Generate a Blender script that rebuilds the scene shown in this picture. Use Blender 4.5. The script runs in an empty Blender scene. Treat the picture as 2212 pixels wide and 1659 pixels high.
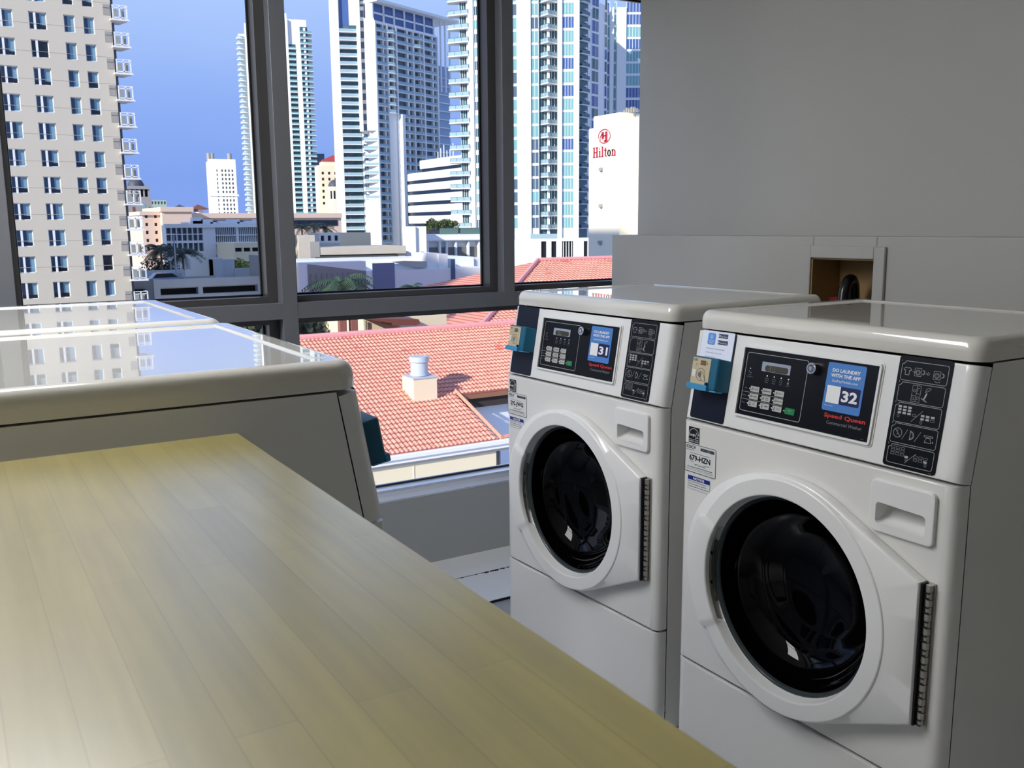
import bpy, bmesh, math, random
from mathutils import Vector, Matrix
random.seed(7)
PI = math.pi
SC = bpy.context.scene
COL = SC.collection

# ------------------------------------------------------------------ camera
F_PX, PITCH, YAW, ROLL, EYE = 1998.4, .16906, .55007, -.00844, 1.22
FW = Vector((math.sin(YAW)*math.cos(PITCH), math.cos(YAW)*math.cos(PITCH), -math.sin(PITCH)))
R0 = Vector((math.cos(YAW), -math.sin(YAW), 0))
U0 = R0.cross(FW)
RT = R0*math.cos(ROLL) + U0*math.sin(ROLL)
UP = -R0*math.sin(ROLL) + U0*math.cos(ROLL)
EYEP = Vector((0, 0, EYE))
def ray(px, py):
    return FW + RT*((px-1106)/F_PX) - UP*((py-829.5)/F_PX)
def at(px, py, Y):
    """point of the place seen at a photo position, at distance Y along the room's long axis"""
    d = ray(px, py); return EYEP + d*(Y/d.y)
cd = bpy.data.cameras.new('camera'); cam = bpy.data.objects.new('camera', cd); COL.objects.link(cam)
m3 = Matrix((RT, UP, -FW)).transposed()
cam.matrix_world = Matrix.Translation(EYEP) @ m3.to_4x4()
cd.sensor_fit = 'HORIZONTAL'; cd.sensor_width = 36; cd.lens = F_PX/2212*36
cd.clip_start = .02; cd.clip_end = 6000
cd.dof.use_dof = True; cd.dof.focus_distance = 2.6; cd.dof.aperture_fstop = 20
SC.camera = cam
vs = SC.view_settings
vs.view_transform = 'Standard'; vs.look = 'None'; vs.gamma = 1; vs.use_curve_mapping = False; vs.exposure = 0

# --------------------------------------------------------------- materials
def lin(c):
    return tuple(((x/255)/12.92 if x/255 <= .04045 else ((x/255+.055)/1.055)**2.4) for x in c) + (1,)
MATS = {}
def mat(name, rgb, rough=.6, metal=0, spec=.5, coat=0, noise=None, bump=None, emit=None):
    """rgb in display values; noise=(scale, amount); bump=(scale, strength, distance)"""
    if name in MATS: return MATS[name]
    m = bpy.data.materials.new(name); m.use_nodes = True; MATS[name] = m
    nt = m.node_tree; N = nt.nodes; L = nt.links; b = N['Principled BSDF']
    b.inputs['Base Color'].default_value = lin(rgb)
    b.inputs['Roughness'].default_value = rough; b.inputs['Metallic'].default_value = metal
    b.inputs['Specular IOR Level'].default_value = spec
    b.inputs['Coat Weight'].default_value = coat; b.inputs['Coat Roughness'].default_value = .04
    tc = N.new('ShaderNodeTexCoord')
    if noise:
        n = N.new('ShaderNodeTexNoise'); n.inputs['Scale'].default_value = noise[0]; n.inputs['Detail'].default_value = 5
        L.new(tc.outputs['Object'], n.inputs['Vector'])
        mx = N.new('ShaderNodeMix'); mx.data_type = 'RGBA'
        a = noise[1]; c = lin(rgb)
        mx.inputs[6].default_value = tuple(v*(1-a) for v in c[:3]) + (1,)
        mx.inputs[7].default_value = tuple(min(1, v*(1+a)) for v in c[:3]) + (1,)
        L.new(n.outputs['Fac'], mx.inputs[0]); L.new(mx.outputs[2], b.inputs['Base Color'])
    if bump:
        n = N.new('ShaderNodeTexNoise'); n.inputs['Scale'].default_value = bump[0]; n.inputs['Detail'].default_value = 4
        L.new(tc.outputs['Object'], n.inputs['Vector'])
        bp = N.new('ShaderNodeBump'); bp.inputs['Strength'].default_value = bump[1]; bp.inputs['Distance'].default_value = bump[2]
        L.new(n.outputs['Fac'], bp.inputs['Height']); L.new(bp.outputs['Normal'], b.inputs['Normal'])
    if emit:
        b.inputs['Emission Color'].default_value = lin(emit[0]); b.inputs['Emission Strength'].default_value = emit[1]
    return m

# ------------------------------------------------------------ mesh builder
class MB:
    def __init__(s, M=None):
        s.v = []; s.f = []; s.m = []; s.M = M; s.mi = 0
    def P(s, p):
        p = Vector(p); s.v.append(s.M @ p if s.M else p); return len(s.v)-1
    def face(s, ids): s.f.append(tuple(ids)); s.m.append(s.mi)
    def quad(s, *pts): s.face([s.P(p) for p in pts])
    def box(s, x0, y0, z0, x1, y1, z1):
        if x1 < x0: x0, x1 = x1, x0
        if y1 < y0: y0, y1 = y1, y0
        if z1 < z0: z0, z1 = z1, z0
        i = [s.P(p) for p in ((x0,y0,z0),(x1,y0,z0),(x1,y1,z0),(x0,y1,z0),(x0,y0,z1),(x1,y0,z1),(x1,y1,z1),(x0,y1,z1))]
        for q in ((0,3,2,1),(4,5,6,7),(0,1,5,4),(1,2,6,5),(2,3,7,6),(3,0,4,7)): s.face([i[k] for k in q])
        return s
    def open_prism(s, pts, a, b):
        i = [[s.P((t, p[0], p[1])) for p in pts] for t in (a, b)]; n = len(pts)
        for k in range(3, n): s.face((i[0][k], i[0][(k+1) % n], i[1][(k+1) % n], i[1][k]))
        s.face(i[0][::-1]); s.face(i[1]); return s
    def loft(s, rings, cap0=False, cap1=False, closed=True):
        """rings: lists of points of equal length"""
        ids = [[s.P(p) for p in r] for r in rings]
        n = len(ids[0])
        for a, b in zip(ids, ids[1:]):
            for i in range(n if closed else n-1):
                j = (i+1) % n; s.face((a[i], a[j], b[j], b[i]))
        if cap0: s.face(ids[0][::-1])
        if cap1: s.face(ids[-1])
        return s
    def prism(s, pts, a, b, axis=2):
        """extrude 2D outline between a and b along axis (0,1,2)"""
        def mk(p, t):
            return (t, p[0], p[1]) if axis == 0 else (p[0], t, p[1]) if axis == 1 else (p[0], p[1], t)
        return s.loft([[mk(p, a) for p in pts], [mk(p, b) for p in pts]], True, True)
    def cyl(s, c, r, a, b, axis=2, n=24, r2=None):
        r2 = r if r2 is None else r2
        def mk(rr, t):
            o = []
            for k in range(n):
                u, v = c[0]+rr*math.cos(2*PI*k/n), c[1]+rr*math.sin(2*PI*k/n)
                o.append((t, u, v) if axis == 0 else (u, t, v) if axis == 1 else (u, v, t))
            return o
        return s.loft([mk(r, a), mk(r2, b)], True, True)
    def tube(s, pts, r, n=8, r1=None):
        pts = [Vector(p) for p in pts]; rings = []
        for i, p in enumerate(pts):
            t = (pts[min(i+1, len(pts)-1)] - pts[max(i-1, 0)]).normalized()
            a = t.orthogonal().normalized() if i == 0 else (pa - t*pa.dot(t)).normalized()
            pa = a; b = t.cross(a)
            rr = r if r1 is None else r + (r1-r)*i/(len(pts)-1)
            rings.append([p + (a*math.cos(2*PI*k/n) + b*math.sin(2*PI*k/n))*rr for k in range(n)])
        return s.loft(rings, True, True)
    # ---- flat graphics in face coordinates (u, v, w outward)
    def rr(s, u0, v0, u1, v1, r, w0, w1, n=5):
        s.loft([[(x, y, w0) for x, y in rrpts(u0, v0, u1, v1, r, n)], [(x, y, w1) for x, y in rrpts(u0, v0, u1, v1, r, n)]], True, True); return s
    def rring(s, u0, v0, u1, v1, r, t, w, n=5, w0=None):
        o = rrpts(u0, v0, u1, v1, r, n); i = rrpts(u0+t, v0+t, u1-t, v1-t, max(r-t, .0002), n)
        if w0 is None: s.loft([[(x, y, w) for x, y in o], [(x, y, w) for x, y in i]])
        else: s.loft([[(x, y, w0) for x, y in o], [(x, y, w) for x, y in o], [(x, y, w) for x, y in i], [(x, y, w0) for x, y in i]])
        return s
    def ring(s, u, v, r, t, w, n=28, a0=0, a1=2*PI):
        cl = abs(a1-a0-2*PI) < 1e-6
        A = [a0+(a1-a0)*k/(n if cl else n-1) for k in range(n)]
        s.loft([[(u+r*math.cos(a), v+r*math.sin(a), w) for a in A], [(u+(r-t)*math.cos(a), v+(r-t)*math.sin(a), w) for a in A]], closed=cl); return s
    def disc(s, u, v, r, w, n=20, sx=1):
        s.face([s.P((u+sx*r*math.cos(2*PI*k/n), v+r*math.sin(2*PI*k/n), w)) for k in range(n)]); return s
    def line(s, u0, v0, u1, v1, t, w):
        d = Vector((u1-u0, v1-v0)); d.normalize(); n = Vector((-d.y, d.x))*t/2
        s.quad((u0-n.x, v0-n.y, w), (u1-n.x, v1-n.y, w), (u1+n.x, v1+n.y, w), (u0+n.x, v0+n.y, w)); return s
    def pline(s, pts, t, w, close=False):
        pts = list(pts) + ([pts[0]] if close else [])
        for a, b in zip(pts, pts[1:]): s.line(a[0], a[1], b[0], b[1], t, w)
        return s
    def rect(s, u0, v0, u1, v1, w): s.quad((u0, v0, w), (u1, v0, w), (u1, v1, w), (u0, v1, w)); return s
    def text(s, body, u, v, h, w, width=None, bold=0, align='L', rot=0):
        """lettering; h = cap height, width = total width when given"""
        vs_, fs = glyphs(body, bold)
        xs = [p[0] for p in vs_]; x0, x1 = min(xs), max(xs)
        sy = h/.729; sx = sy if width is None else width/(x1-x0)
        wd = (x1-x0)*sx; off = {'L': 0, 'C': -wd/2, 'R': -wd}[align]
        cr, sr = math.cos(rot), math.sin(rot); ids = []
        for p in vs_:
            x = (p[0]-x0)*sx+off; y = p[1]*sy
            ids.append(s.P((u+x*cr-y*sr, v+x*sr+y*cr, w)))
        for f in fs: s.face([ids[k] for k in f])
        return s
    def build(s, name, mats, parent=None, smooth=None, bevel=None, label=None):
        me = bpy.data.meshes.new(name); me.from_pydata([tuple(p) for p in s.v], [], s.f)
        if not isinstance(mats, (list, tuple)): mats = [mats]
        for m in mats: me.materials.append(m)
        me.polygons.foreach_set('material_index', s.m)
        bm = bmesh.new(); bm.from_mesh(me)
        bmesh.ops.recalc_face_normals(bm, faces=bm.faces) if smooth is not None or bevel else None
        bm.to_mesh(me); bm.free()
        if smooth is not None:
            me.polygons.foreach_set('use_smooth', [True]*len(me.polygons)); me.set_sharp_from_angle(angle=math.radians(smooth))
        o = bpy.data.objects.new(name, me); COL.objects.link(o)
        if parent: o.parent = parent
        if bevel:
            b = o.modifiers.new('bevel', 'BEVEL'); b.width = bevel; b.segments = 3; b.limit_method = 'ANGLE'; b.harden_normals = False
            me.polygons.foreach_set('use_smooth', [True]*len(me.polygons)); me.set_sharp_from_angle(angle=math.radians(40))
        if label: o['label'] = label
        return o
def rrpts(u0, v0, u1, v1, r, n=5):
    o = []
    for cx, cy, a in ((u1-r, v0+r, -PI/2), (u1-r, v1-r, 0), (u0+r, v1-r, PI/2), (u0+r, v0+r, PI)):
        for k in range(n): t = a + PI/2*k/(n-1); o.append((cx+r*math.cos(t), cy+r*math.sin(t)))
    return o
_G = {}
def glyphs(body, bold):
    if (body, bold) in _G: return _G[(body, bold)]
    cu = bpy.data.curves.new('lettering', 'FONT'); cu.body = body; cu.size = 1; cu.offset = bold; cu.resolution_u = 2
    o = bpy.data.objects.new('lettering', cu); COL.objects.link(o)
    bpy.context.view_layer.update()
    dg = bpy.context.evaluated_depsgraph_get(); me = bpy.data.meshes.new_from_object(o.evaluated_get(dg))
    r = ([tuple(v.co) for v in me.vertices], [tuple(p.vertices) for p in me.polygons])
    bpy.data.objects.remove(o); bpy.data.curves.remove(cu); bpy.data.meshes.remove(me)
    _G[(body, bold)] = r; return r

def tag(o, label, cat, group=None, kind=None):
    o['label'] = label; o['category'] = cat
    if group: o['group'] = group
    if kind: o['kind'] = kind
    return o
def structure(o): o['kind'] = 'structure'; return o
def empty(name, loc, rz=0):
    o = bpy.data.objects.new(name, None); COL.objects.link(o); o.location = loc; o.rotation_euler = (0, 0, rz); o.empty_display_size = .1; return o
def copy_tree(o, parent=None, skip=()):
    c = o.copy(); COL.objects.link(c); c.parent = parent
    for ch in list(o.children):
        if ch.name.split('.')[0] not in skip: copy_tree(ch, c)
    return c

# ------------------------------------------------------------------- light
w = bpy.data.worlds.new('sky'); SC.world = w; w.use_nodes = True
nt = w.node_tree; N = nt.nodes; L = nt.links; bg = N['Background']
tc = N.new('ShaderNodeTexCoord'); sp = N.new('ShaderNodeSeparateXYZ'); L.new(tc.outputs['Generated'], sp.inputs[0])
ramp = N.new('ShaderNodeValToRGB'); cr = ramp.color_ramp
cr.elements[0].position = 0; cr.elements[0].color = lin((130, 160, 232))
cr.elements[1].position = .05; cr.elements[1].color = lin((128, 160, 234))
for p, c in ((.12, (140, 172, 240)), (.22, (168, 196, 249)), (.5, (150, 180, 242)), (1, (120, 158, 230))):
    e = cr.elements.new(p); e.color = lin(c)
L.new(sp.outputs['Z'], ramp.inputs[0])
no = N.new('ShaderNodeTexNoise'); no.inputs['Scale'].default_value = 2.2; no.inputs['Detail'].default_value = 6; no.inputs['Roughness'].default_value = .55
mp = N.new('ShaderNodeMapping'); mp.inputs['Scale'].default_value = (1, 1, 3); L.new(tc.outputs['Generated'], mp.inputs[0]); L.new(mp.outputs[0], no.inputs['Vector'])
r2 = N.new('ShaderNodeValToRGB'); r2.color_ramp.elements[0].position = .5; r2.color_ramp.elements[1].position = .85
r2.color_ramp.elements[1].color = (.5, .5, .5, 1)
L.new(no.outputs['Fac'], r2.inputs[0])
mr = N.new('ShaderNodeMapRange'); mr.inputs[1].default_value = .05; mr.inputs[2].default_value = .3; L.new(sp.outputs['Z'], mr.inputs[0])
mm = N.new('ShaderNodeMath'); mm.operation = 'MULTIPLY'; L.new(r2.outputs[0], mm.inputs[0]); L.new(mr.outputs[0], mm.inputs[1])
mx = N.new('ShaderNodeMix'); mx.data_type = 'RGBA'; L.new(mm.outputs[0], mx.inputs[0]); L.new(ramp.outputs[0], mx.inputs[6]); mx.inputs[7].default_value = lin((205, 220, 252))
L.new(mx.outputs[2], bg.inputs[0]); bg.inputs[1].default_value = 1.1
SUNV = Vector((-.83, -.345, .40)).normalized()
sd = bpy.data.lights.new('sun', 'SUN'); sd.energy = 5.8; sd.angle = .02; sd.color = (1, .95, .86)
so = bpy.data.objects.new('sun', sd); COL.objects.link(so); so.rotation_euler = SUNV.to_track_quat('Z', 'Y').to_euler(); so.location = (-30, -10, 60)

# --------------------------------------------------------------- the room
WY = 2.93        # inner plane of the window wall
FZ = -.09        # floor level
XL, XR, YB, CH = -2.3, 2.39, -1.7, 2.5
m_wall = mat('wall_paint', (172, 171, 165), .62, bump=(220, .12, .002), noise=(2, .04))
m_frame = mat('window_metal', (118, 120, 126), .36, metal=.3, noise=(30, .04))
m_stop = mat('window_stop_metal', (84, 83, 84), .34, metal=.4)
m_gasket = mat('black_gasket', (16, 16, 17), .5)
m_ceil = mat('ceiling_paint', (225, 225, 220), .8)
# floor: glossy pale tiles with thin grout
mf = mat('floor_tile', (214, 216, 220), .18)
nt = mf.node_tree; N = nt.nodes; L = nt.links; b = N['Principled BSDF']
tc = N.new('ShaderNodeTexCoord'); bk = N.new('ShaderNodeTexBrick'); bk.offset = 0; bk.inputs['Scale'].default_value = 1; bk.inputs['Brick Width'].default_value = .6; bk.inputs['Row Height'].default_value = .6; bk.inputs['Mortar Size'].default_value = .003
bk.inputs['Color1'].default_value = lin((214, 216, 220)); bk.inputs['Color2'].default_value = lin((208, 211, 216)); bk.inputs['Mortar'].default_value = lin((120, 120, 122))
L.new(tc.outputs['Object'], bk.inputs['Vector']); L.new(bk.outputs['Color'], b.inputs['Base Color'])
# white painted step along the window wall
m_step = mat('step_paint', (206, 208, 208), .45, noise=(6, .03))
m = MB(); m.box(.62, WY-.188, FZ, XR-.13, WY, 0); m.box(.62, WY-.420, FZ, XR-.13, WY-.193, -.001); m.mi = 1; m.box(.62, WY-.193, FZ, XR-.13, WY-.188, -.006)
rn_ = random.Random(2)
for k in range(26): x_ = rn_.uniform(1.45, 1.75); d_ = rn_.uniform(.002, .006); m.box(x_, WY-.193-d_, -.001, x_+d_*1.4, WY-.190, .001)
m.box(.62, WY-.4215, -.011, XR-.13, WY-.420, -.003)
structure(m.build('trim_1', [m_step, mat('joint_black', (18, 17, 17), .9)]))
structure(MB().box(XL-.2, YB-.2, FZ-.15, XR+.2, WY+.2, FZ).build('floor', mf))
structure(MB().box(XL-.2, YB-.2, CH, XR+.2, WY+.2, CH+.15).build('ceiling', m_ceil))
structure(MB().box(XL-.2, YB, FZ, XL, WY+.2, CH).build('wall_left', m_wall))
structure(MB().box(XL-.2, YB-.2, FZ, XR+.2, YB, CH).build('wall_front', m_wall))
# right wall with its thicker lower part and the hole of the outlet box
LX, LZ = 2.263, 1.182
HY0, HY1, HZ0, HZ1 = 1.712, 1.936, .93, 1.118
m = MB(); m.box(XR, YB, LZ-.02, XR+.2, WY, CH)
m.box(XR+.01, YB, FZ, XR+.2, WY, LZ)
m.box(LX, YB, FZ, XR+.01, HY0, LZ); m.box(LX, HY1, FZ, XR+.01, WY, LZ)
m.box(LX, HY0, FZ, XR+.01, HY1, HZ0); m.box(LX, HY0, HZ1, XR+.01, HY1, LZ)
structure(m.build('wall_right', m_wall, bevel=.004))
# window wall: sill wall and head
m = MB(); m.box(XL, WY, FZ, XR+.42, WY+.2, .255); m.box(XL, WY, 2.115, XR+.42, WY+.2, CH)
structure(m.build('wall_back', mat('sill_wall_paint', (168, 170, 168), .6, bump=(200, .1, .002))))
# window frames
win = structure(empty('window_1', (0, WY, .255)))
def wpart(mb, name, mt, **k):
    o = mb.build(name, mt, None, **k); o.data.transform(Matrix.Translation((0, -WY, -.255))); o.parent = win; return o
MX = [(.125-.83*k, .175-.83*k) for k in (3, 2, 1)] + [(.125, .175), (.932, .982), (1.766, 1.813)]
T0, T1 = .929, .98
for a, b_ in MX+[(XR+.36, XR+.42)]: wpart(MB().box(a, WY, T0 if 1.7 < a < 1.9 else .26, b_, WY+.12, 2.115), 'mullion', m_frame, bevel=.0015)
edges = [XL] + [v for p in MX for v in p] + [XR+.36]
wpart(MB().box(XL, WY+.045, .255, XR+.36, WY+.16, .28).box(XL, WY, .255, XR+.36, WY+.05, .264), 'window_sill', mat('sill_metal', (222, 226, 232), .24, metal=.5), bevel=.002)
mg = MB(M=None)
m_glass = bpy.data.materials.new('window_glass'); m_glass.use_nodes = True
nt = m_glass.node_tree; N = nt.nodes; L = nt.links; N.remove(N['Principled BSDF'])
tr = N.new('ShaderNodeBsdfTransparent'); tr.inputs[0].default_value = (.97, .985, .98, 1); gl = N.new('ShaderNodeBsdfGlossy'); gl.inputs['Roughness'].default_value = .005
fz = N.new('ShaderNodeFresnel'); fz.inputs[0].default_value = 1.35; ms = N.new('ShaderNodeMixShader')
L.new(fz.outputs[0], ms.inputs[0]); L.new(tr.outputs[0], ms.inputs[1]); L.new(gl.outputs[0], ms.inputs[2]); L.new(ms.outputs[0], N['Material Output'].inputs[0])
for i in range(0, len(edges), 2):
    a, b_ = edges[i], edges[i+1]
    if b_-a < .05: continue
    last = (i == len(edges)-2)
    wpart(MB().box(a, WY, T0, b_, WY+.12, T1), 'transom', m_frame)
    for z0, z1 in ((.28, T0), (T1, 2.115)):
        a, b_ = edges[i], edges[i+1]
        if z0 < .5 and last: continue
        if z0 < .5 and i == len(edges)-4: b_ = edges[-1]
        s = .026; y0, y1 = WY+.045, WY+.115
        fmb = MB()
        fmb.box(a, y0, z0, a+.016, y1, z1); fmb.box(b_-s-.008, y0, z0, b_, y1, z1)
        fmb.box(a+.016, y0, z1-.02, b_-s-.008, y1, z1); fmb.mi = 1 if z0 < .5 else 0; fmb.box(a+.016, y0, z0, b_-s-.008, y1, z0+(.008 if z0 < .5 else .02))
        wpart(fmb, 'window_frame', [m_stop, mat('sill_metal', (0, 0, 0))], bevel=.001)
        g = MB(); y0 = WY+.095; e = .006
        zb = z0+(.008 if z0 < .5 else .02)
        for q in ((a+.016, zb, a+.016+e, z1-.02), (b_-s-.008-e, zb, b_-s-.008, z1-.02), (a+.016, zb, b_-s-.008, zb+e), (a+.016, z1-.02-e, b_-s-.008, z1-.02)):
            g.box(q[0], y0, q[1], q[2], y0+.01, q[3])
        gk = wpart(g, 'gasket', m_gasket)
        pn = MB(); pn.quad((a+.016, WY+.1, zb), (b_-s-.008, WY+.1, zb), (b_-s-.008, WY+.1, z1-.02), (a+.016, WY+.1, z1-.02))
        wpart(pn, 'pane', m_glass)
# added fill lamps at the ceiling, out of view, to brighten the room
m_fill = mat('fill_lamp_diffuser', (255, 250, 240), .5, emit=((252, 251, 252), 18.5))
m_fill_fr = mat('fill_lamp_frame', (220, 220, 220), .5)
def added_fill_lamp(x, y, label):
    t = empty('added_fill_lamp', (x, y, CH-.05)); tag(t, label, 'fill light')
    MB().box(-.62, -.32, .0, .62, -.30, .05).box(-.62, .30, .0, .62, .32, .05).box(-.62, -.30, .0, -.6, .30, .05).box(.6, -.30, 0, .62, .30, .05).build('fill_lamp_frame', m_fill_fr, t)
    MB().box(-.6, -.30, .012, .6, .30, .03).build('diffuser', m_fill, t)
    return t
added_fill_lamp(-1.62, 2.1, 'rectangular fill lamp added near the window, left one of the two above the picture')
added_fill_lamp(-.34, 2.1, 'rectangular fill lamp added near the window, right one of the two above the picture')

# outlet box in the right wall
box = empty('outlet_box', (LX, (HY0+HY1)/2, HZ0)); tag(box, 'square recessed outlet box with a wide grey painted frame in the wall behind the machines', 'outlet box')
m_box = mat('outlet_box_inside', (150, 122, 78), .6, noise=(9, .12))
hy = (HY1-HY0)/2; hz = HZ1-HZ0
m = MB(); fo = .036
m.box(-.012, -hy-fo, -.03, 0, -hy, hz+fo); m.box(-.012, hy, -.03, 0, hy+fo, hz+fo); m.box(-.012, -hy, hz, 0, hy, hz+fo); m.box(-.012, -hy, -.03, 0, hy, 0)
m.build('frame', m_wall, box, bevel=.003)
m = MB(); d = .125
m.box(d-.004, -hy, 0, d, hy, hz); m.box(-.004, -hy, 0, d, -hy+.004, hz); m.box(-.004, hy-.004, 0, d, hy, hz); m.box(-.004, -hy, hz-.004, d, hy, hz); m.box(-.004, -hy, 0, d, hy, .004)
m.build('recess', m_box, box)
vy = .0
hs = MB(); pts = []
C0 = Vector((LX+.03, 1.822, .98))
pts = [(LX-.05, 1.80, .72), (LX-.03, 1.805, .9), (LX-.01, 1.81, .99), (LX+.0, 1.813, 1.03), (LX+.022, 1.816, 1.055), (LX+.045, 1.82, 1.045), (LX+.058, 1.825, 1.0), (LX+.06, 1.825, .955)]
def spline(p, n=6):
    o = []
    for i in range(len(p)-1):
        p0, p1, p2, p3 = [Vector(p[max(0, min(len(p)-1, i+k))]) for k in (-1, 0, 1, 2)]
        for j in range(n):
            t = j/n; o.append(.5*((2*p1)+(p2-p0)*t+(2*p0-5*p1+4*p2-p3)*t*t+(-p0+3*p1-3*p2+p3)*t**3))
    o.append(Vector(p[-1])); return o
tag(MB().tube(spline(pts), .0165, 14).build('drain_hose', mat('black_rubber', (14, 15, 18), .22), smooth=60), 'shiny black drain hose hooked into the outlet box', 'hose')
def valve(y, rgb, nm, label):
    t = empty('water_valve', (LX+.07, y, HZ0+.004)); tag(t, label, 'valve')
    MB().cyl((0, 0), .009, 0, .05, 2, 16).cyl((0, .03), .006, -.03, .0, 0, 12).build('valve_body', mat('brass', (170, 140, 80), .35, metal=.8), t, smooth=40)
    MB().box(-.03, -.028, .05, .008, .028, .066).build('valve_handle', mat(nm, rgb, .4), t, bevel=.004)
valve(1.875, (120, 26, 22), 'red_plastic', 'red handled water valve left in the outlet box')
valve(1.742, (22, 48, 130), 'blue_plastic', 'blue handled water valve right in the outlet box')

# ------------------------------------------------------------------ table
tb = empty('folding_table', (-.3, .3, FZ)); tag(tb, 'bamboo topped folding table with yellow green sheen in the foreground', 'table')
mt = mat('bamboo', (170, 150, 80), .33, spec=.5, coat=.8); mt.node_tree.nodes['Principled BSDF'].inputs['IOR'].default_value = 2.3; mt.node_tree.nodes['Principled BSDF'].inputs['Coat Roughness'].default_value = .26; mt.node_tree.nodes['Principled BSDF'].inputs['Coat IOR'].default_value = 1.8
nt = mt.node_tree; N = nt.nodes; L = nt.links; b = N['Principled BSDF']
tc = N.new('ShaderNodeTexCoord'); mp = N.new('ShaderNodeMapping'); mp.inputs['Rotation'].default_value = (0, 0, PI/2); L.new(tc.outputs['Object'], mp.inputs[0])
br = N.new('ShaderNodeTexBrick'); br.inputs['Scale'].default_value = 1; br.inputs['Brick Width'].default_value = .42; br.inputs['Row Height'].default_value = .034
br.inputs['Mortar Size'].default_value = .0006; br.inputs['Mortar Smooth'].default_value = .6; br.offset = .37; br.inputs['Bias'].default_value = 0
br.inputs['Color1'].default_value = lin((160, 147, 76)); br.inputs['Color2'].default_value = lin((150, 137, 64)); br.inputs['Mortar'].default_value = lin((138, 125, 58))
L.new(mp.outputs[0], br.inputs['Vector'])
m2 = N.new('ShaderNodeMapping'); m2.inputs['Scale'].default_value = (90, 4, 4); L.new(tc.outputs['Object'], m2.inputs[0])
n1 = N.new('ShaderNodeTexNoise'); n1.inputs['Scale'].default_value = 1; n1.inputs['Detail'].default_value = 6; L.new(m2.outputs[0], n1.inputs['Vector'])
m4 = N.new('ShaderNodeMapping'); m4.inputs['Scale'].default_value = (5, 2.2, 2); L.new(tc.outputs['Object'], m4.inputs[0])
n2 = N.new('ShaderNodeTexNoise'); n2.inputs['Scale'].default_value = 2.2; n2.inputs['Detail'].default_value = 4; L.new(m4.outputs[0], n2.inputs['Vector'])
rr_ = N.new('ShaderNodeMapRange'); rr_.inputs[1].default_value = .3; rr_.inputs[2].default_value = .7; rr_.inputs[3].default_value = .88; rr_.inputs[4].default_value = 1.08; L.new(n1.outputs['Fac'], rr_.inputs[0])
r3 = N.new('ShaderNodeMapRange'); r3.inputs[1].default_value = .35; r3.inputs[2].default_value = .7; r3.inputs[3].default_value = 1.05; r3.inputs[4].default_value = .88; L.new(n2.outputs['Fac'], r3.inputs[0])
pr = N.new('ShaderNodeMath'); pr.operation = 'MULTIPLY'; L.new(rr_.outputs[0], pr.inputs[0]); L.new(r3.outputs[0], pr.inputs[1])
vm = N.new('ShaderNodeVectorMath'); vm.operation = 'SCALE'; L.new(br.outputs['Color'], vm.inputs[0]); L.new(pr.outputs[0], vm.inputs['Scale'])
L.new(vm.outputs[0], b.inputs['Base Color'])
rg = N.new('ShaderNodeMapRange'); rg.inputs[3].default_value = .26; rg.inputs[4].default_value = .34; L.new(n2.outputs['Fac'], rg.inputs[0]); L.new(rg.outputs[0], b.inputs['Roughness'])
TZ = .958-FZ
m = MB().box(-.85, -.75, TZ-.032, .6100, .889, TZ); m.build('tabletop', mt, tb, bevel=.0015)
for x in (-.78, .54):
    for y in (-.68, .82): MB().box(x-.022, y-.022, 0, x+.022, y+.022, TZ-.032).build('leg', mat('steel_leg', (90, 90, 92), .4, metal=.6), tb)
# --------------------------------------------------------- laundry machines
m_body = mat('white_enamel', (222, 221, 217), .28, coat=.35)
m_bodyp = mat('white_plastic', (226, 226, 224), .3, coat=.2)
m_lid = mat('lid_enamel', (214, 212, 203), .2, coat=1); _b = m_lid.node_tree.nodes['Principled BSDF']; _b.inputs['Coat Roughness'].default_value = .015; _b.inputs['Coat IOR'].default_value = 1.55
m_dark = mat('navy_overlay', (22, 28, 44), .3, spec=.3)
m_pan = mat('black_overlay', (9, 11, 18), .3, spec=.25)
m_line = mat('overlay_line', (168, 172, 172), .5)
m_wht = mat('print_white', (232, 234, 234), .5)
m_gry = mat('print_grey', (130, 134, 138), .5)
m_red = mat('print_red', (205, 38, 40), .5)
m_key = mat('key_grey', (176, 178, 172), .45)
m_blk = mat('print_black', (14, 14, 16), .5)
m_grn = mat('key_green', (14, 122, 70), .4)
m_chr = mat('chrome', (215, 215, 215), .12, metal=1)
m_steel = mat('hinge_steel', (176, 172, 164), .42, metal=.7)
m_seam = mat('seam_shadow_gap', (26, 25, 24), .9)
m_sblue = mat('sticker_blue', (72, 128, 200), .35)
m_navy = mat('sticker_navy', (16, 26, 78), .35)
m_paper = mat('label_white', (214, 216, 214), .5)
m_card = mat('card_white', (226, 234, 250), .45)
m_nblue = mat('notice_blue', (8, 36, 130), .45)
m_teal = mat('reader_teal', (18, 92, 122), .4)
m_tray = mat('reader_light_blue', (60, 140, 186), .35)
m_tan = mat('reader_face_tan', (190, 178, 148), .45)
m_brn = mat('reader_display_brown', (110, 82, 66), .4)
m_lcd = mat('lcd_grey', (150, 160, 176), .25)
m_lcdd = mat('lcd_dark', (62, 60, 50), .25)
m_bowl = mat('door_glass_black', (3, 3, 5), .03, spec=.2)
m_seal = mat('door_seal', (52, 60, 62), .25)

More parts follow.
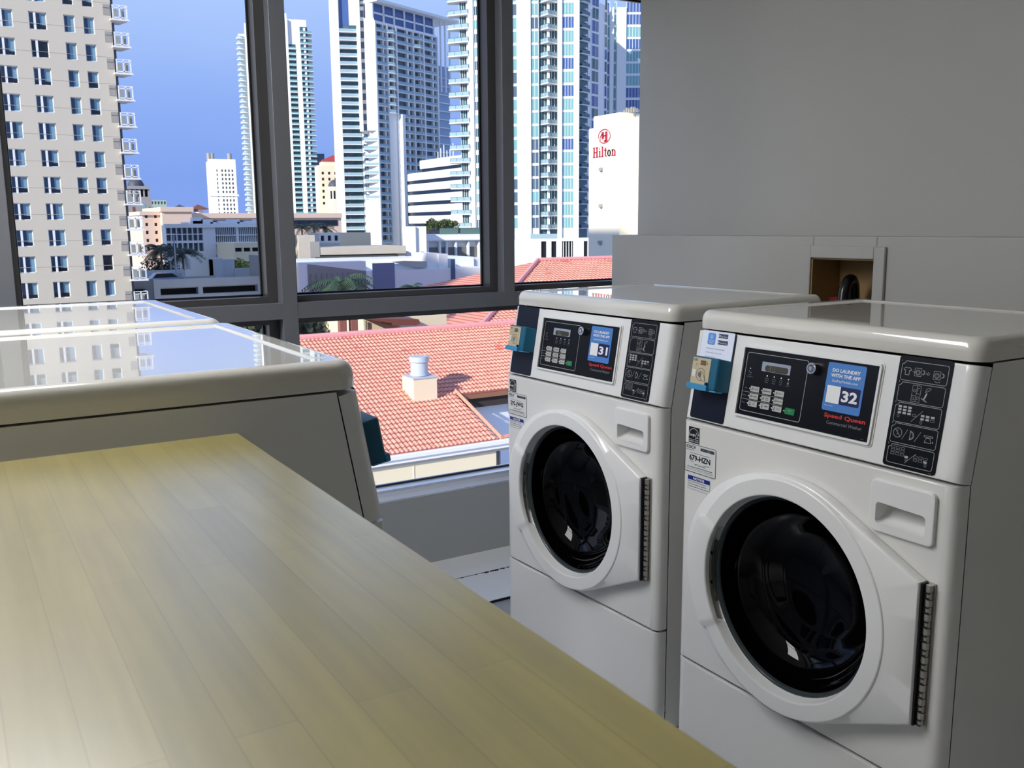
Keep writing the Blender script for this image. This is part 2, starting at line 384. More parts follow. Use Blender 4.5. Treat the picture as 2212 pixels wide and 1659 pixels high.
HW = .3415; DEP = .60
CZ0 = .785; CY0 = .002; CY1 = .037; CL = math.hypot(.2, .035)
LOW = Matrix(((1, 0, 0, 0), (0, 0, -1, 0), (0, 1, 0, 0), (0, 0, 0, 1)))            # (u,v,w) on the upright front
sy, sz = .035/CL, .2/CL
CON = Matrix(((1, 0, 0, 0), (0, sy, -sz, CY0), (0, sz, sy, CZ0), (0, 0, 0, 1)))    # (u,v,w) on the sloping console
DC = (-.005, .470); RO = .252
from mathutils.geometry import tessellate_polygon
def layered(mb, u0, v0, u1, v1, depth, hole=None, cap=True):
    """pressed panel with rounded vertical edges; optional round hole (cx, cy, r)"""
    lays = ((.0245, .0035, 0), (.024, .003, 0), (.0135, .001, -.0015), (.006, .0003, -.006), (.0015, 0, -.014), (0, 0, -.024), (0, 0, -depth))
    n = 12
    def ring(i, j, w):
        a, b, c, d = u0+i, v0+j, u1-i, v1-j; o = []
        for p, q in (((a, b), (c, b)), ((c, b), (c, d)), ((c, d), (a, d)), ((a, d), (a, b))):
            for k in range(n): t = k/n; o.append((p[0]+(q[0]-p[0])*t, p[1]+(q[1]-p[1])*t, w))
        return o
    rs = [ring(*l) for l in lays]
    if hole:
        # flat front with the round door opening and the opening behind the drawer grip cut out
        cx, cy, r = hole; h = [(cx+r*math.cos(2*PI*k/64), cy+r*math.sin(2*PI*k/64), 0) for k in range(64)]
        g = [(x, y, 0) for x, y in rrpts(.1865, .6730, .2945, .7260, .004, 4)]
        loops = [rs[0], h, g]; flat = [p for l in loops for p in l]
        ids = [mb.P(p) for p in flat]
        for t_ in tessellate_polygon([[Vector(p) for p in l] for l in loops]): mb.face([ids[k] for k in t_])
        mb.loft([[(x, y, -.03) for x, y, _ in h], h]); mb.loft(rs)
    else: mb.loft(rs, cap, False)
    return mb
def door_rho(th, ro, px, pz0, pz1):
    """radius of the door outline: a circle joined by tangents to the hinge edge"""
    def tang(P, sgn):
        d = math.hypot(*P); a = math.atan2(P[1], P[0]); return a + sgn*math.acos(ro/d)
    A = (px, pz1); B = (px, pz0)
    ta = tang(A, 1); tb_ = tang(B, -1); aa = math.atan2(A[1], A[0]); ab = math.atan2(B[1], B[0])
    if ab <= th <= aa: return px/math.cos(th)
    if abs(th) > PI/2: ro = ro + .036*math.cos(th)**2
    if aa < th < ta or tb_ < th < ab:
        P, t = (A, ta) if th > 0 else (B, tb_)
        T = (ro*math.cos(t), ro*math.sin(t)); d = (T[0]-P[0], T[1]-P[1])
        c, s = math.cos(th), math.sin(th)
        # solve r*(c,s) = P + k*d
        det = c*(-d[1]) + s*d[0]; return (P[0]*(-d[1]) + P[1]*d[0])/det
    return ro
def handle_f(th):
    """1 inside the grip sector on the left of the door"""
    d = abs(((math.degrees(th) - 183) + 180) % 360 - 180)
    return 1.0 if d <= 29 else max(0, 1-(d-29)/2.2)
def make_machine(name):
    t = empty(name, (0, 0, 0))
    # body behind the front panels
    m = MB(); m.open_prism([(.0365, -.078), (.0365, .778), (.0385, .785), (.0735, .985), (DEP, .985), (DEP, -.078)], -HW, HW); m.build('cabinet', m_body, t)
    for x in (-.29, .29):
        for y in (.08, .54): MB().cyl((x, y), .022, -.09, -.07).build('foot', mat('black_foot', (24, 24, 24), .6), t)
    m = MB(LOW); layered(m, -HW, .206, HW, .779, .034, hole=(DC[0], DC[1], .212)); m.build('front_panel', m_body, t, smooth=40)
    m = MB(LOW); layered(m, -HW, -.078, HW, .200, .034); m.build('lower_panel', m_body, t, smooth=40)
    m = MB(LOW); m.box(-HW+.008, .03, -.03, HW-.008, .775, -.02) if False else m.box(-HW+.01, .195, -.032, HW-.01, .212, -.012); m.build('seam', m_seam, t)
    m = MB(CON); layered(m, -HW, .0, HW, CL-.0005, .034); m.build('console', m_bodyp, t, smooth=40)
    # lid with raised rim
    def rg(i, z, r):
        return [(x, y, z) for x, y in rrpts(-HW-.001+i, .037+i, HW+.001-i, DEP-i, max(r-i, .004), 6)]
    m = MB(); m.loft([rg(.004, .988, .03), rg(.0005, .9885, .03), rg(0, .990, .03), rg(0, 1.006, .03), rg(0, 1.0075, .03), rg(.0012, 1.0145, .03), rg(.0045, 1.0215, .03), rg(.0095, 1.0265, .03), rg(.0160, 1.0294, .03), rg(.022, 1.030, .034), rg(.0225, 1.030, .034),
        rg(.0455, 1.030, .05), rg(.046, 1.030, .05), rg(.048, 1.0292, .052), rg(.0505, 1.0272, .055), rg(.0525, 1.0264, .057), rg(.053, 1.0264, .057), rg(.075, 1.0264, .06)], True, True)
    m.build('lid', m_lid, t, smooth=60)
    # payment strip, control panel, instruction strip
    m = MB(CON); m.rr(-.319, .004, -.213, .203, .006, 0, .0012); m.build('payment_plate', m_dark, t)
    m = MB(CON); m.rring(-.188, .027, .163, .186, .008, .0035, .0015, w0=0); m.rring(-.1845, .0305, .1595, .1825, .006, .0045, .0055, w0=0); fr_ = m.build('panel_bezel', m_bodyp, t, smooth=50)
    m = MB(CON); m.rr(-.1795, .0355, .1545, .1775, .003, 0, .0016)
    m.mi = 1; m.rring(-.173, .044, -.0085, .169, .006, .0011, .0019)
    m.rect(-.174, .0845, -.058, .0852, .0019); m.rect(-.174, .0690, -.058, .0697, .0019)
    m.mi = 2; f = .0019
    m.text('Speed Queen', .0475, .0672, .0082, f, width=.0945, bold=.018)
    m.mi = 3; m.text('Commercial Washer', .0555, .0545, .0066, f, width=.081)
    m.text('802807', .1435, .0385, .0014, f, align='R')
    for k, (s_, lab) in enumerate((('WASH', 0), ('RINSE', 0), ('SPIN', 0), ('DOOR', 0))):
        u = -.110+.0190*k; m.mi = 3; m.text(s_, u, .1105, .0024, f, align='C')
        if k < 2: m.rring(u-.0042, .1152, u+.0042, .1202, .0008, .0006, f)
        elif k == 2: m.ring(u, .1178, .0034, .0007, f)
        else: m.rr(u-.002, .1148, u+.002, .1188, .0006, .0017, f); m.ring(u, .1196, .0017, .0005, f, 12, 0, PI)
        m.mi = 4; m.disc(u, .1252, .0016, f)
    m.mi = 3; m.text('PULSE', -.1583, .1205, .0020, f, align='C'); m.text('CONCENTRATE', -.1583, .1165, .0020, f, width=.017, align='C')
    m.pline([(-.162, .1255), (-.162, .1305), (-.159, .129), (-.1605, .127)], .0006, f); m.disc(-.156, .126, .0014, f); m.mi = 4; m.disc(-.159, .1350, .0013, f)
    m.mi = 3
    for s_, v in (('Soil', .0915), ('Cycle', .0760), ('Temp', .0605)): m.text(s_, -.1605, v, .0030, f, align='R')
    m.mi = 4
    for r in range(3):
        for c in range(3): m.disc(-.1525+.0335*c, .0930-.0157*r, .0014, f)
    m.disc(-.0520, .0615, .0014, f)
    pan = m.build('control_panel', [m_pan, m_line, m_red, m_gry, m_wht], t)
    m = MB(CON); m.rr(-.128, .1335, -.0515, .1535, .0015, .0016, .0024)
    m.mi = 1
    pts = rrpts(-.1185, .1342, -.0565, .1472, .0055, 5); m.face([m.P((x, y, .0026)) for x, y in pts])
    m.mi = 2
    for u0, seg in ((-.1085, 'abcdg'), (-.0985, 'bcdef')):
        w_, h_ = .0062, .0092; v0 = .1355
        S = {'a': (0, h_, w_, h_), 'b': (w_, h_/2, w_, h_), 'c': (w_, 0, w_, h_/2), 'd': (0, 0, w_, 0), 'e': (0, 0, 0, h_/2), 'f': (0, h_/2, 0, h_), 'g': (0, h_/2, w_, h_/2)}
        for s_ in seg: q = S[s_]; m.line(u0+q[0], v0+q[1], u0+q[2]+1e-5, v0+q[3]+1e-5, .0008, .0028)
    m.build('display', [m_lcd, m_lcdd, mat('lcd_segment', (120, 118, 88), .4)], pan)
    NM = [['LIGHT', 'MEDIUM', 'HEAVY'], ['NORMAL', 'PERM PRESS', 'DELICATES'], ['HOT', 'WARM', 'COLD']]
    for r in range(3):
        for c in range(3):
            u, v = -.1492+.0335*c, .0872-.0157*r; m = MB(CON)
            m.rr(u, v, u+.0243, v+.0117, .0012, .0016, .0030); m.mi = 1; f2 = .0032
            if r == 2: m.rr(u+.0045, v+.003, u+.0058, v+.0095, .0005, .003, f2); m.disc(u+.0051, v+.0032, .0013, f2)
            else: m.ring(u+.0055, v+.006, .0024, .0007, f2, 14); m.line(u+.0035, v+.0035, u+.0075, v+.0085, .0007, f2)
            tx = NM[r][c]
            if ' ' in tx:
                a, b2 = tx.split(); m.text(a, u+.0155, v+.0066, .0024, f2, align='C', bold=.01); m.text(b2, u+.0155, v+.0028, .0024, f2, align='C', bold=.01)
            else: m.text(tx, u+.0155, v+.0048, .0026, f2, align='C', width=min(.0128, .0023*len(tx)), bold=.01)
            m.build('key', [m_key, m_blk], pan)
    m = MB(CON); m.rr(-.0490, .0555, -.0240, .0685, .0012, .0016, .0030); m.mi = 1; m.text('START', -.0365, .0625, .0026, .0032, align='C'); m.ring(-.0365, .0592, .0013, .0004, .0032, 10)
    m.build('start_key', [m_grn, mat('print_pale_green', (150, 200, 170), .5)], pan)
    m = MB(CON); m.cyl((.0092, .155), .0118, .0016, .015, 2, 28, r2=.0112); m.cyl((.0092, .155), .0092, .015, .0165, 2, 24, r2=.0086)
    m.mi = 1; m.ring(.0092, .155, .0070, .0016, .0168); m.mi = 0; m.disc(.0092, .155, .0036, .0170); m.mi = 1; m.rect(.0086, .1585, .0098, .1612, .0170)
    m.build('lock', [m_chr, m_blk], pan, smooth=40)
    # instruction strip
    m = MB(CON); m.rr(.191, .004, .2955, .204, .006, 0, .0014); f = .0017
    BX = [(.160, .1945), (.122, .1565), (.0845, .1195), (.0475, .0820), (.0105, .0440)]
    m.mi = 1
    for k, (v0, v1) in enumerate(BX):
        r = .004; o = rrpts(.198, v0, .2885, v1, r, 5)
        o = [p for p in o if not (p[0] < .2022 and p[1] > v1-.0042)]
        o2 = []
        for p in o: o2.append(p)
        # notch in the upper left corner for the number
        i = max(range(len(o2)), key=lambda q: o2[q][1]-o2[q][0]*1.5)
        path = [(.204, v1)] + [(x, y) for x, y in reversed(rrpts(.198, v0, .2885, v1, r, 5)) if not (x < .2022+1e-4 and y > v1-.0042)]
        q = sorted(rrpts(.198, v0, .2885, v1, r, 5)[:15], key=lambda p: 0)
        tr_ = [(.2045, v1), (.2885-r, v1)] + [(.2885-r+r*math.sin(a_), v1-r+r*math.cos(a_)) for a_ in (PI/8, PI/4, 3*PI/8)] + [(.2885, v1-r), (.2885, v0+r)] + [(.2885-r+r*math.cos(a_), v0+r-r*math.sin(a_)) for a_ in (PI/8, PI/4, 3*PI/8)] + [(.2885-r, v0), (.198+r, v0)] + [(.198+r-r*math.sin(a_), v0+r-r*math.cos(a_)) for a_ in (PI/8, PI/4, 3*PI/8)] + [(.198, v0+r), (.198, v1-.006)] + [(.2045-.0065*math.cos(a_)*1.0, v1-.006+.006*math.sin(a_)*.0+ (0.0)) for a_ in ()] + [(.2015, v1-.0048), (.2033, v1-.0030), (.2045, v1)]
        m.pline(tr_, .0008, f); m.text(str(k+1), .1965, v1-.0012, .0032, f)
    def washer_icon(u, v, s_=1):
        m.pline([(u, v), (u+.013*s_, v), (u+.013*s_, v+.014*s_), (u, v+.014*s_)], .0006, f, True); m.ring(u+.0065*s_, v+.0065*s_, .0047*s_, .0007, f, 18); m.ring(u+.0065*s_, v+.0065*s_, .0026*s_, .0004, f, 14)
        m.ring(u+.0165*s_, v+.0075*s_, .0040*s_, .0006, f, 14, -PI/2, PI/2); m.ring(u+.0150*s_, v+.0075*s_, .0040*s_, .0006, f, 14, -PI/2, PI/2)
    v = BX[0][0]
    m.pline([(.206, v+.010), (.214, v+.010), (.214, v+.019), (.2165, v+.0175), (.2175, v+.0205), (.2135, v+.0235), (.2115, v+.0225), (.2085, v+.0225), (.2065, v+.0235), (.2025, v+.0205), (.2035, v+.0175), (.206, v+.019)], .0007, f, True)
    washer_icon(.2245, v+.010); m.pline([(.2200, v+.0165), (.2290, v+.0165)], .0006, f)
    m.pline([(.2475, v+.0155), (.2505, v+.0155), (.2505, v+.0135), (.2545, v+.0165), (.2505, v+.0195), (.2505, v+.0175), (.2475, v+.0175)], .0004, f, True)
    washer_icon(.2615, v+.009); m.ring(.2705, v+.0125, .009, .0006, f, 12, PI*1.28, PI*1.72)
    v = BX[1][0]
    m.pline([(.226, v+.003), (.2425, v+.003), (.2425, v+.0315), (.226, v+.0315)], .0005, f, True); m.line(.2345, v+.003, .2345, v+.0315, .0005, f); m.line(.226, v+.013, .2345, v+.013, .0005, f); m.line(.2345, v+.0175, .2425, v+.0175, .0005, f)
    m.ring(.2300, v+.022, .0024, .0005, f, 12); m.pline([(.2365, v+.021), (.2365, v+.0275), (.2405, v+.0275)], .0005, f); m.pline([(.2275, v+.006), (.233, v+.006), (.2302, v+.0105)], .0004, f, True); m.rring(.2365, v+.007, .2405, v+.012, .0004, .0004, f)
    m.pline([(.2515, v+.0215), (.2585, v+.0255), (.2615, v+.0285), (.2605, v+.0305), (.2535, v+.0280)], .0006, f, True); m.pline([(.2450, v+.0105), (.2500, v+.0095), (.2575, v+.0050), (.2520, v+.0065)], .0007, f, True)
    m.face([m.P(p) for p in ((.2500, v+.0105, f), (.2520, v+.0090, f), (.2545, v+.0150, f), (.2560, v+.0215, f), (.2530, v+.0195, f))])
    def keys(u, v, nc, nr, full, skip=0):
        for r in range(nr):
            for c in range(nc):
                x, y = u+.0098*c, v-.0056*r
                if full(r, c): m.rect(x, y, x+.0068, y+.0038, f)
                else: m.pline([(x, y), (x+.0068, y), (x+.0068, y+.0038), (x, y+.0038)], .0004, f, True)
    def hand(u, v): m.pline([(u, v+.003), (u+.001, v+.0055), (u+.003, v+.0055), (u+.0042, v+.003), (u+.003, v), (u+.001, v)], .0005, f, True)
    v = BX[2][0]
    keys(.2045, v+.0265, 3, 3, lambda r, c: True); m.pline([(.2345, v+.0145), (.2415, v+.0145), (.2415, v+.0180), (.2345, v+.0180)], .0004, f, True); hand(.2045, v+.0085)
    m.line(.2335, v+.0045, .2535, v+.0265, .0006, f); keys(.2510, v+.0160, 3, 2, lambda r, c: not (r == 1 and c == 2)); hand(.2510, v+.0035)
    v = BX[3][0]
    m.ring(.2115, v+.018, .0088, .0008, f, 26); m.line(.2055, v+.0245, .2175, v+.0115, .0007, f); m.pline([(.2085, v+.0150), (.2125, v+.0150), (.2140, v+.0175)], .0005, f); m.ring(.2105, v+.0215, .0016, .0004, f, 10)
    m.line(.2215, v+.0075, .2305, v+.0265, .0006, f); m.pline([(.2365, v+.0085), (.2365, v+.0260)], .0008, f); m.ring(.2365, v+.0172, .0078, .0008, f, 16, -PI/2, PI/2); m.ring(.2365, v+.0172, .0060, .0005, f, 16, -PI/2, PI/2)
    m.line(.2465, v+.0075, .2565, v+.0265, .0006, f)
    m.pline([(.2655, v+.0105), (.2785, v+.0105), (.2755, v+.0185), (.2685, v+.0185)], .0007, f, True); m.pline([(.2635, v+.0200), (.2805, v+.0200), (.2805, v+.0225), (.2635, v+.0225)], .0006, f, True); m.disc(.2815, v+.0125, .0012, f)
    v = BX[4][0]
    keys(.2045, v+.0265, 3, 3, lambda r, c: False); m.rect(.2330, v+.0135, .2400, v+.0172, f); hand(.2350, v+.0080)
    m.line(.2345, v+.0040, .2545, v+.0240, .0006, f); keys(.2510, v+.0170, 3, 2, lambda r, c: r == 1 and c == 2); hand(.2730, v+.0055)
    m.text('807681', .2885, .0058, .0014, f, align='R')
    m.build('instruction_plate', [m_pan, m_line], t)
    # detergent drawer with hollow grip
    m = MB(LOW); a, b2, c, d = .1765, .6650, .3070, .7615; n = 6
    def drw(i, w_, r=.010, bow=.004):
        o = []
        for x, y in rrpts(a+i, b2+i, c-i, d-i, r, n):
            if y < (b2+d)/2: y -= bow*math.cos((x-(a+c)/2)/(c-a)*PI)
            o.append((x, y, w_))
        return o
    def gr(i, w_, up=0, dn=0):
        o = []
        for x, y in rrpts(.1905+i, .6795, .2905-i, .7200, .007, n):
            if y < .70: y += up - .003*math.cos((x-.24)/.1*PI)
            else: y -= dn + .004*max(0, (x-.24)/.05)**2 if x > .24 else dn
            o.append((x, y, w_))
        return o
    m.loft([drw(0, -.001), drw(0, .0055), drw(.001, .0075), drw(.003, .0085), drw(.0035, .0085), gr(-.0012, .0085), gr(-.0007, .0085), gr(0, .0078), gr(.0012, -.001, .002), gr(.002, -.016, .010, .0005), gr(.003, -.028, .019, .0005), gr(.005, -.034, .026, .001)], False, True)
    m.build('detergent_drawer', m_bodyp, t, smooth=35)
    # door
    m = MB(Matrix.Translation((DC[0], 0, DC[1])) @ LOW)
    px, z1, z0 = .2985-DC[0], .603-DC[1], .334-DC[1]
    A = sorted(set([-PI + 2*PI*k/192 for k in range(192)] + [math.atan2(z1, px), math.atan2(z0, px)]))
    def outline(ins, w_): return [((r := door_rho(th, RO-ins, px-ins*.5, z0+ins, z1-ins))*math.cos(th), r*math.sin(th), w_) for th in A]
    def circ(r0, r1, w0, w1=None):
        o = []
        for th in A: h = handle_f(th); r = r0+(r1-r0)*h; w_ = w0+((w0 if w1 is None else w1)-w0)*h; o.append((r*math.cos(th), r*math.sin(th), w_))
        return o
    m.loft([outline(.002, .0005), outline(0, .004), outline(0, .0190), outline(.0006, .0222), outline(.0022, .0248), outline(.0038, .0256), outline(.0040, .0257), circ(.2470, .2640, .0330, .0290), circ(.2462, .2630, .0346, .0330),
            circ(.2452, .2610, .0357, .0385), circ(.2436, .2580, .0363, .0412), circ(.2431, .2575, .0363, .0413), circ(.2140, .2100, .0366, .0418), circ(.2135, .2097, .0366, .0417), circ(.2112, .2080, .0357, .0405), circ(.2100, .2070, .0335, .0380), circ(.2095, .2068, .0290), circ(.2060, .2280, .0125, .0130), circ(.2040, .2280, .0110, .0120), circ(.2030, .2030, .0105, .0115)])
    door = m.build('door', m_bodyp, t, smooth=38)
    m = MB(Matrix.Translation((DC[0], 0, DC[1])) @ LOW)
    AA = [math.radians(183-20+39*k/24) for k in range(25)]
    for r0, r1, w0, w1 in ((.2045, .2075, .0118, .0185), (.2095, .2120, .0118, .0165)):
        m.loft([[(r*math.cos(a_), r*math.sin(a_), w_) for a_ in AA] for r, w_ in ((r0, w0), (r0, w1), (r1, w1), (r1, w0))], closed=False)
    for a_ in (173, 191):
        a_ = math.radians(a_); m.mi = 1; m.disc(.2165*math.cos(a_), .2165*math.sin(a_), .0042, .0136, 12)
    m.build('door_grip', [mat('grip_grey', (98, 98, 92), .5), m_blk], door, smooth=40)
    m = MB(Matrix.Translation((DC[0], 0, DC[1])) @ LOW)
    def cc(r, w_, n=96): return [(r*math.cos(2*PI*k/n), r*math.sin(2*PI*k/n), w_) for k in range(n)]
    m.loft([cc(.2045, .009), cc(.2040, .0130), cc(.2020, .0138), cc(.2008, .0118), cc(.1995, .0122), cc(.1980, .0105), cc(.1965, .004)]); m.build('door_seal', m_seal, door, smooth=50)
    m = MB(Matrix.Translation((DC[0], 0, DC[1])) @ LOW)
    prof = [(.1990, .0090), (.1975, .0070), (.1955, .0)]
    for k in range(1, 15):
        r = .1955*math.cos(k/15*PI/2); prof.append((r, -.118*math.sin(k/15*PI/2)**.9 + (.006*math.exp(-((r-.135)/.012)**2))))
    prof.append((.004, -.118)); m.loft([cc(r, w_) for r, w_ in prof], False, True)
    m.build('door_glass', m_bowl, door, smooth=70)
    # piano hinge
    m = MB(LOW); m.box(.2985, .334, .001, .3015, .601, .020)
    m.mi = 1; m.box(.3015, .334, .001, .316, .601, .0035)
    for k in range(20):
        v0 = .3345+.01325*k
        if k % 2: m.mi = 1; m.cyl((.3015, 0), .0062, v0+.001, v0+.0123, 1, 12) if False else None
        m.mi = 1; r = .0064 if k % 2 else .0056
        m.loft([[(.3080+r*math.cos(2*PI*j/12), y, .0085+r*math.sin(2*PI*j/12)) for j in range(12)] for y in (v0+.0006, v0+.0125)], True, True)
        if k % 2 == 0: m.mi = 0; m.box(.3035, v0+.0012, .0125, .3120, v0+.0034, .0156); m.box(.3010, v0+.0008, .006, .3040, v0+.0122, .0150); m.box(.3035, v0+.0106, .0125, .3120, v0+.0122, .0152)
    m.build('door_hinge', [m_blk, m_steel], t, smooth=40)
    # card reader
    m = MB(CON)
    m.loft([[(x, y, .001) for x, y in rrpts(-.300, .072, -.2135, .142, .004)], [(x, y, .031) for x, y in rrpts(-.3035, .0735, -.2215, .1445, .004)], [(x, y, .034) for x, y in rrpts(-.3015, .0755, -.2245, .1425, .003)]], True, True)
    m.mi = 1; m.rr(-.3000, .0830, -.2440, .1410, .002, .034, .0350)
    rd = m.build('card_reader', [m_teal, m_tan], t, bevel=.0015)
    m = MB(Matrix(CON) @ Matrix.Translation((-.006, -.0012, -.0105))); f = .0459
    m.text('CSC', -.2905, .1345, .0048, f, width=.0115, bold=.03); m.mi = 1; m.rect(-.2690, .1265, -.2520, .1370, f)
    m.mi = 2; m.text('88888', -.2680, .1295, .0045, .0462, width=.0150)
    m.mi = 0; m.disc(-.2815, .1270, .0010, f, 10); m.disc(-.2770, .1270, .0010, f, 10); m.disc(-.2475, .1310, .0015, f, 10); m.text('CHARGE', -.2860, .1215, .0012, f); m.text('PAY', -.2775, .1215, .0012, f); m.text('TAP', -.2490, .1265, .0014, f)
    m.mi = 3; m.rect(-.2915, .1000, -.2805, .1150, f)
    m.mi = 0; cx, cy = -.2640, .1055; m.ring(cx, cy, .0138, .0008, f, 30)
    m.mi = 4
    for k in range(4): m.ring(cx-.0125, cy, .0060+.0025*k, .0011, .0461, 12, -.62, .62)
    m.mi = 5; m.face([m.P((cx+x, cy+y, .0461)) for x, y in ((.0010, -.0080), (.0095, -.0140), (.0165, -.0120), (.0110, -.0020), (.0060, .0065), (.0030, .0060), (.0040, .0010), (.0010, -.0015))])
    m.mi = 0; m.pline([(cx+x, cy+y) for x, y in ((.0010, -.0080), (.0095, -.0140), (.0165, -.0120), (.0110, -.0020), (.0060, .0065), (.0030, .0060), (.0040, .0010), (.0010, -.0015))], .0006, .0463, True)
    m.build('reader_face', [m_blk, m_brn, mat('reader_digit', (150, 120, 100), .5), m_paper, mat('reader_wave_blue', (50, 70, 110), .5), m_tan], rd)
    m = MB(CON); m.rr(-.3045, .0700, -.2420, .0830, .003, .032, .0405); m.box(-.3020, .0700, .010, -.2200, .0735, .033)
    m.mi = 1; m.box(-.2490, .0830, .035, -.2440, .0895, .041)
    m.build('reader_tray', [m_tray, mat('tray_blue', (10, 60, 120), .4)], rd, bevel=.001)
    # energy label
    m = MB(LOW); m.rect(-.3180, .7305, -.2835, .7675, .0008); f = .0011
    m.mi = 1; m.ring(-.3007, .7480, .0165, .0010, f, 20, .15, PI-.15); m.text('Energy', -.3165, .7460, .0065, f, width=.018, bold=.01, rot=.08)
    st = []
    for k in range(10):
        a_ = PI/2+.2+k*PI/5; r = .0078 if k % 2 == 0 else .0031; st.append((-.2915+r*math.cos(a_), .7480+r*math.sin(a_)))
    m.pline(st, .0007, f, True); m.rect(-.3180, .7385, -.2835, .7390, f); m.text('ENERGY STAR', -.3007, .7327, .0038, f, width=.031, align='C')
    m.build('energy_label', [m_blk, m_wht], t)
    m = MB(LOW); m.rect(-.3170, .6225, -.2460, .6535, .0008); f = .0011
    m.mi = 1; m.rect(-.3170, .6440, -.2460, .6535, f); m.mi = 2; m.text('NOTICE', -.2815, .6462, .0054, .0013, width=.036, align='C', bold=.03)
    m.mi = 3; m.pline([(-.3170, .6225), (-.2460, .6225), (-.2460, .6535), (-.3170, .6535)], .0003, f, True)
    for k, s_ in enumerate(('DOOR LOCK LIGHT must go out', 'before attempting to open door.', 'To open, push door in then pull out.')): m.text(s_, -.3155, .6390-.0056*k, .0027, f, width=(.058, .060, .067)[k], bold=.01)
    m.build('notice_label', [m_paper, m_nblue, m_wht, m_blk], t)
    return t
def service_label(t, code):
    m = MB(LOW); a, b2, c, d = -.3285, .6620, -.2290, .7285
    m.rr(a, b2, c, d, .004, 0, .0008); f = .0011
    m.mi = 1; m.rring(a, b2, c, d, .004, .0012, f)
    m.text('CSC', -.3245, .7175, .0068, f, width=.024, bold=.04); m.mi = 2; m.face([m.P((-.2965+x, .7210+y, f)) for x, y in ((-.002, .002), (0, .004), (.002, .002), (.0025, -.001), (0, -.0035), (-.0025, -.001))]); m.mi = 1
    m.text('ServiceWorks', -.3240, .7128, .0026, f, width=.026)
    x = -.2780; random.seed(3)
    while x < -.2350: w_ = random.choice((.0004, .0007, .0011)); m.rect(x, .7165, x+w_, .7235, f); x += w_+random.choice((.0004, .0006))
    m.text('Please use this number when requesting service', -.2800, .7065, .0022, f, width=.062, align='C', bold=.005)
    m.text(code, -.2800, .6908, .0125, f, width=.068, align='C', bold=.035)
    m.text('Su Maquina', -.3125, .6865, .0022, f); m.text('Your Machine', -.2480, .6840, .0022, f, align='R')
    m.text('1-877-264-6622', -.2800, .6795, .0040, f, width=.038, align='C')
    m.text('Visit our website WWW.CSCSERVICEWORKS.COM', -.2800, .6735, .0025, f, width=.080, align='C', bold=.02)
    m.text('Never place in machine any article that has been cleaned or soaked in flammable liquids', -.2800, .6700, .0016, f, width=.086, align='C')
    m.text('or any article on which there is vegetable oil or cooking oil of any kind at all', -.2800, .6670, .0016, f, width=.086, align='C')
    m.build('service_label', [m_paper, m_blk, m_teal], t)
def app_sticker(t, num):
    m = MB(CON); a, b2, c, d = .0390, .0795, .1265, .1730
    m.rr(a, b2, c, d, .004, .0016, .0022); f = .0025
    m.mi = 1; m.text('DO LAUNDRY', .0828, .1555, .0066, f, width=.064, align='C', bold=.03); m.text('WITH THE APP', .0828, .1455, .0066, f, width=.068, align='C', bold=.03)
    m.text('GetPayMobile.com', .0828, .1360, .0050, f, width=.059, align='C')
    m.mi = 2; m.rr(.0440, .0945, .1215, .1290, .002, .0022, f)
    m.mi = 1; m.rect(.0450, .0950, .0765, .1285, .0027); m.text(num, .0990, .1015, .0205, .0028, width=.036, align='C', bold=.035)
    m.text('ServiceWorks', .0440, .0885, .0022, f, width=.020)
    m.build('number_sticker', [m_sblue, m_wht, m_navy], t)

# near right washer
W1 = make_machine('washing_machine'); W1.location = (1.423, 1.2305, 0); W1.rotation_euler.z = -PI/2
tag(W1, 'white front loading washer numbered 32, nearest machine on the right', 'washing machine', 'laundry machines')
W2 = copy_tree(W1)
W2.location = (1.4415, 2.026, 0); W2.rotation_euler.z = -PI/2 + math.radians(2.1)
tag(W2, 'white front loading washer numbered 31, beside the window behind washer 32', 'washing machine', 'laundry machines')
W3 = copy_tree(W1); W3.location = (.545, 1.255+HW, 0); W3.rotation_euler.z = PI/2
tag(W3, 'white machine seen from its side with dark front edge, just behind the table end', 'washing machine', 'laundry machines')
W4 = copy_tree(W1); W4.location = (.545, 2.005+HW, 0); W4.rotation_euler.z = PI/2
tag(W4, 'white machine at the window behind the near left one, only its lid showing', 'washing machine', 'laundry machines')
service_label(W1, '679-HZN'); service_label(W2, '292-JWG'); app_sticker(W1, '32'); app_sticker(W2, '31')
m = MB(CON); m.rect(-.3180, .1370, -.2170, .2035, .0016) if False else m.rr(-.3180, .1300, -.2180, .2035, .002, .0012, .0018); f = .0021
m.mi = 1; m.rr(-.2985, .1725, -.2750, .1985, .004, .0018, f); m.mi = 2; m.ring(-.2868, .1905, .0042, .0008, .0023, 14); m.disc(-.2868, .1893, .0013, .0023); m.text('CSCPay', -.2868, .1800, .0034, .0023, width=.017, align='C'); m.text('Mobile', -.2868, .1755, .0030, .0023, width=.014, align='C')
m.mi = 3; m.rr(-.2660, .1895, -.2380, .1990, .001, .0018, f); m.rr(-.2660, .1750, -.2360, .1845, .001, .0018, f)
m.mi = 2; m.disc(-.2625, .1942, .0020, .0023); m.text('App Store', -.2590, .1920, .0030, .0023, width=.0185); m.face([m.P(p) for p in ((-.2642, .1776, .0023), (-.2608, .1797, .0023), (-.2642, .1818, .0023))]); m.text('Google Play', -.2590, .1775, .0030, .0023, width=.0205)
m.mi = 3
for k, s_ in enumerate(('Know when laundry is done', 'No need to carry cards', 'Earn rewards')):
    v = .1630-.0092*k; m.ring(-.2985, v+.0012, .0016, .0004, f, 10); m.text(s_, -.2945, v, .0026, f, width=(.052, .044, .026)[k])
m.build('instruction_card', [m_card, mat('app_icon_blue', (90, 150, 225), .4), m_wht, mat('badge_slate', (62, 74, 96), .4)], W1)
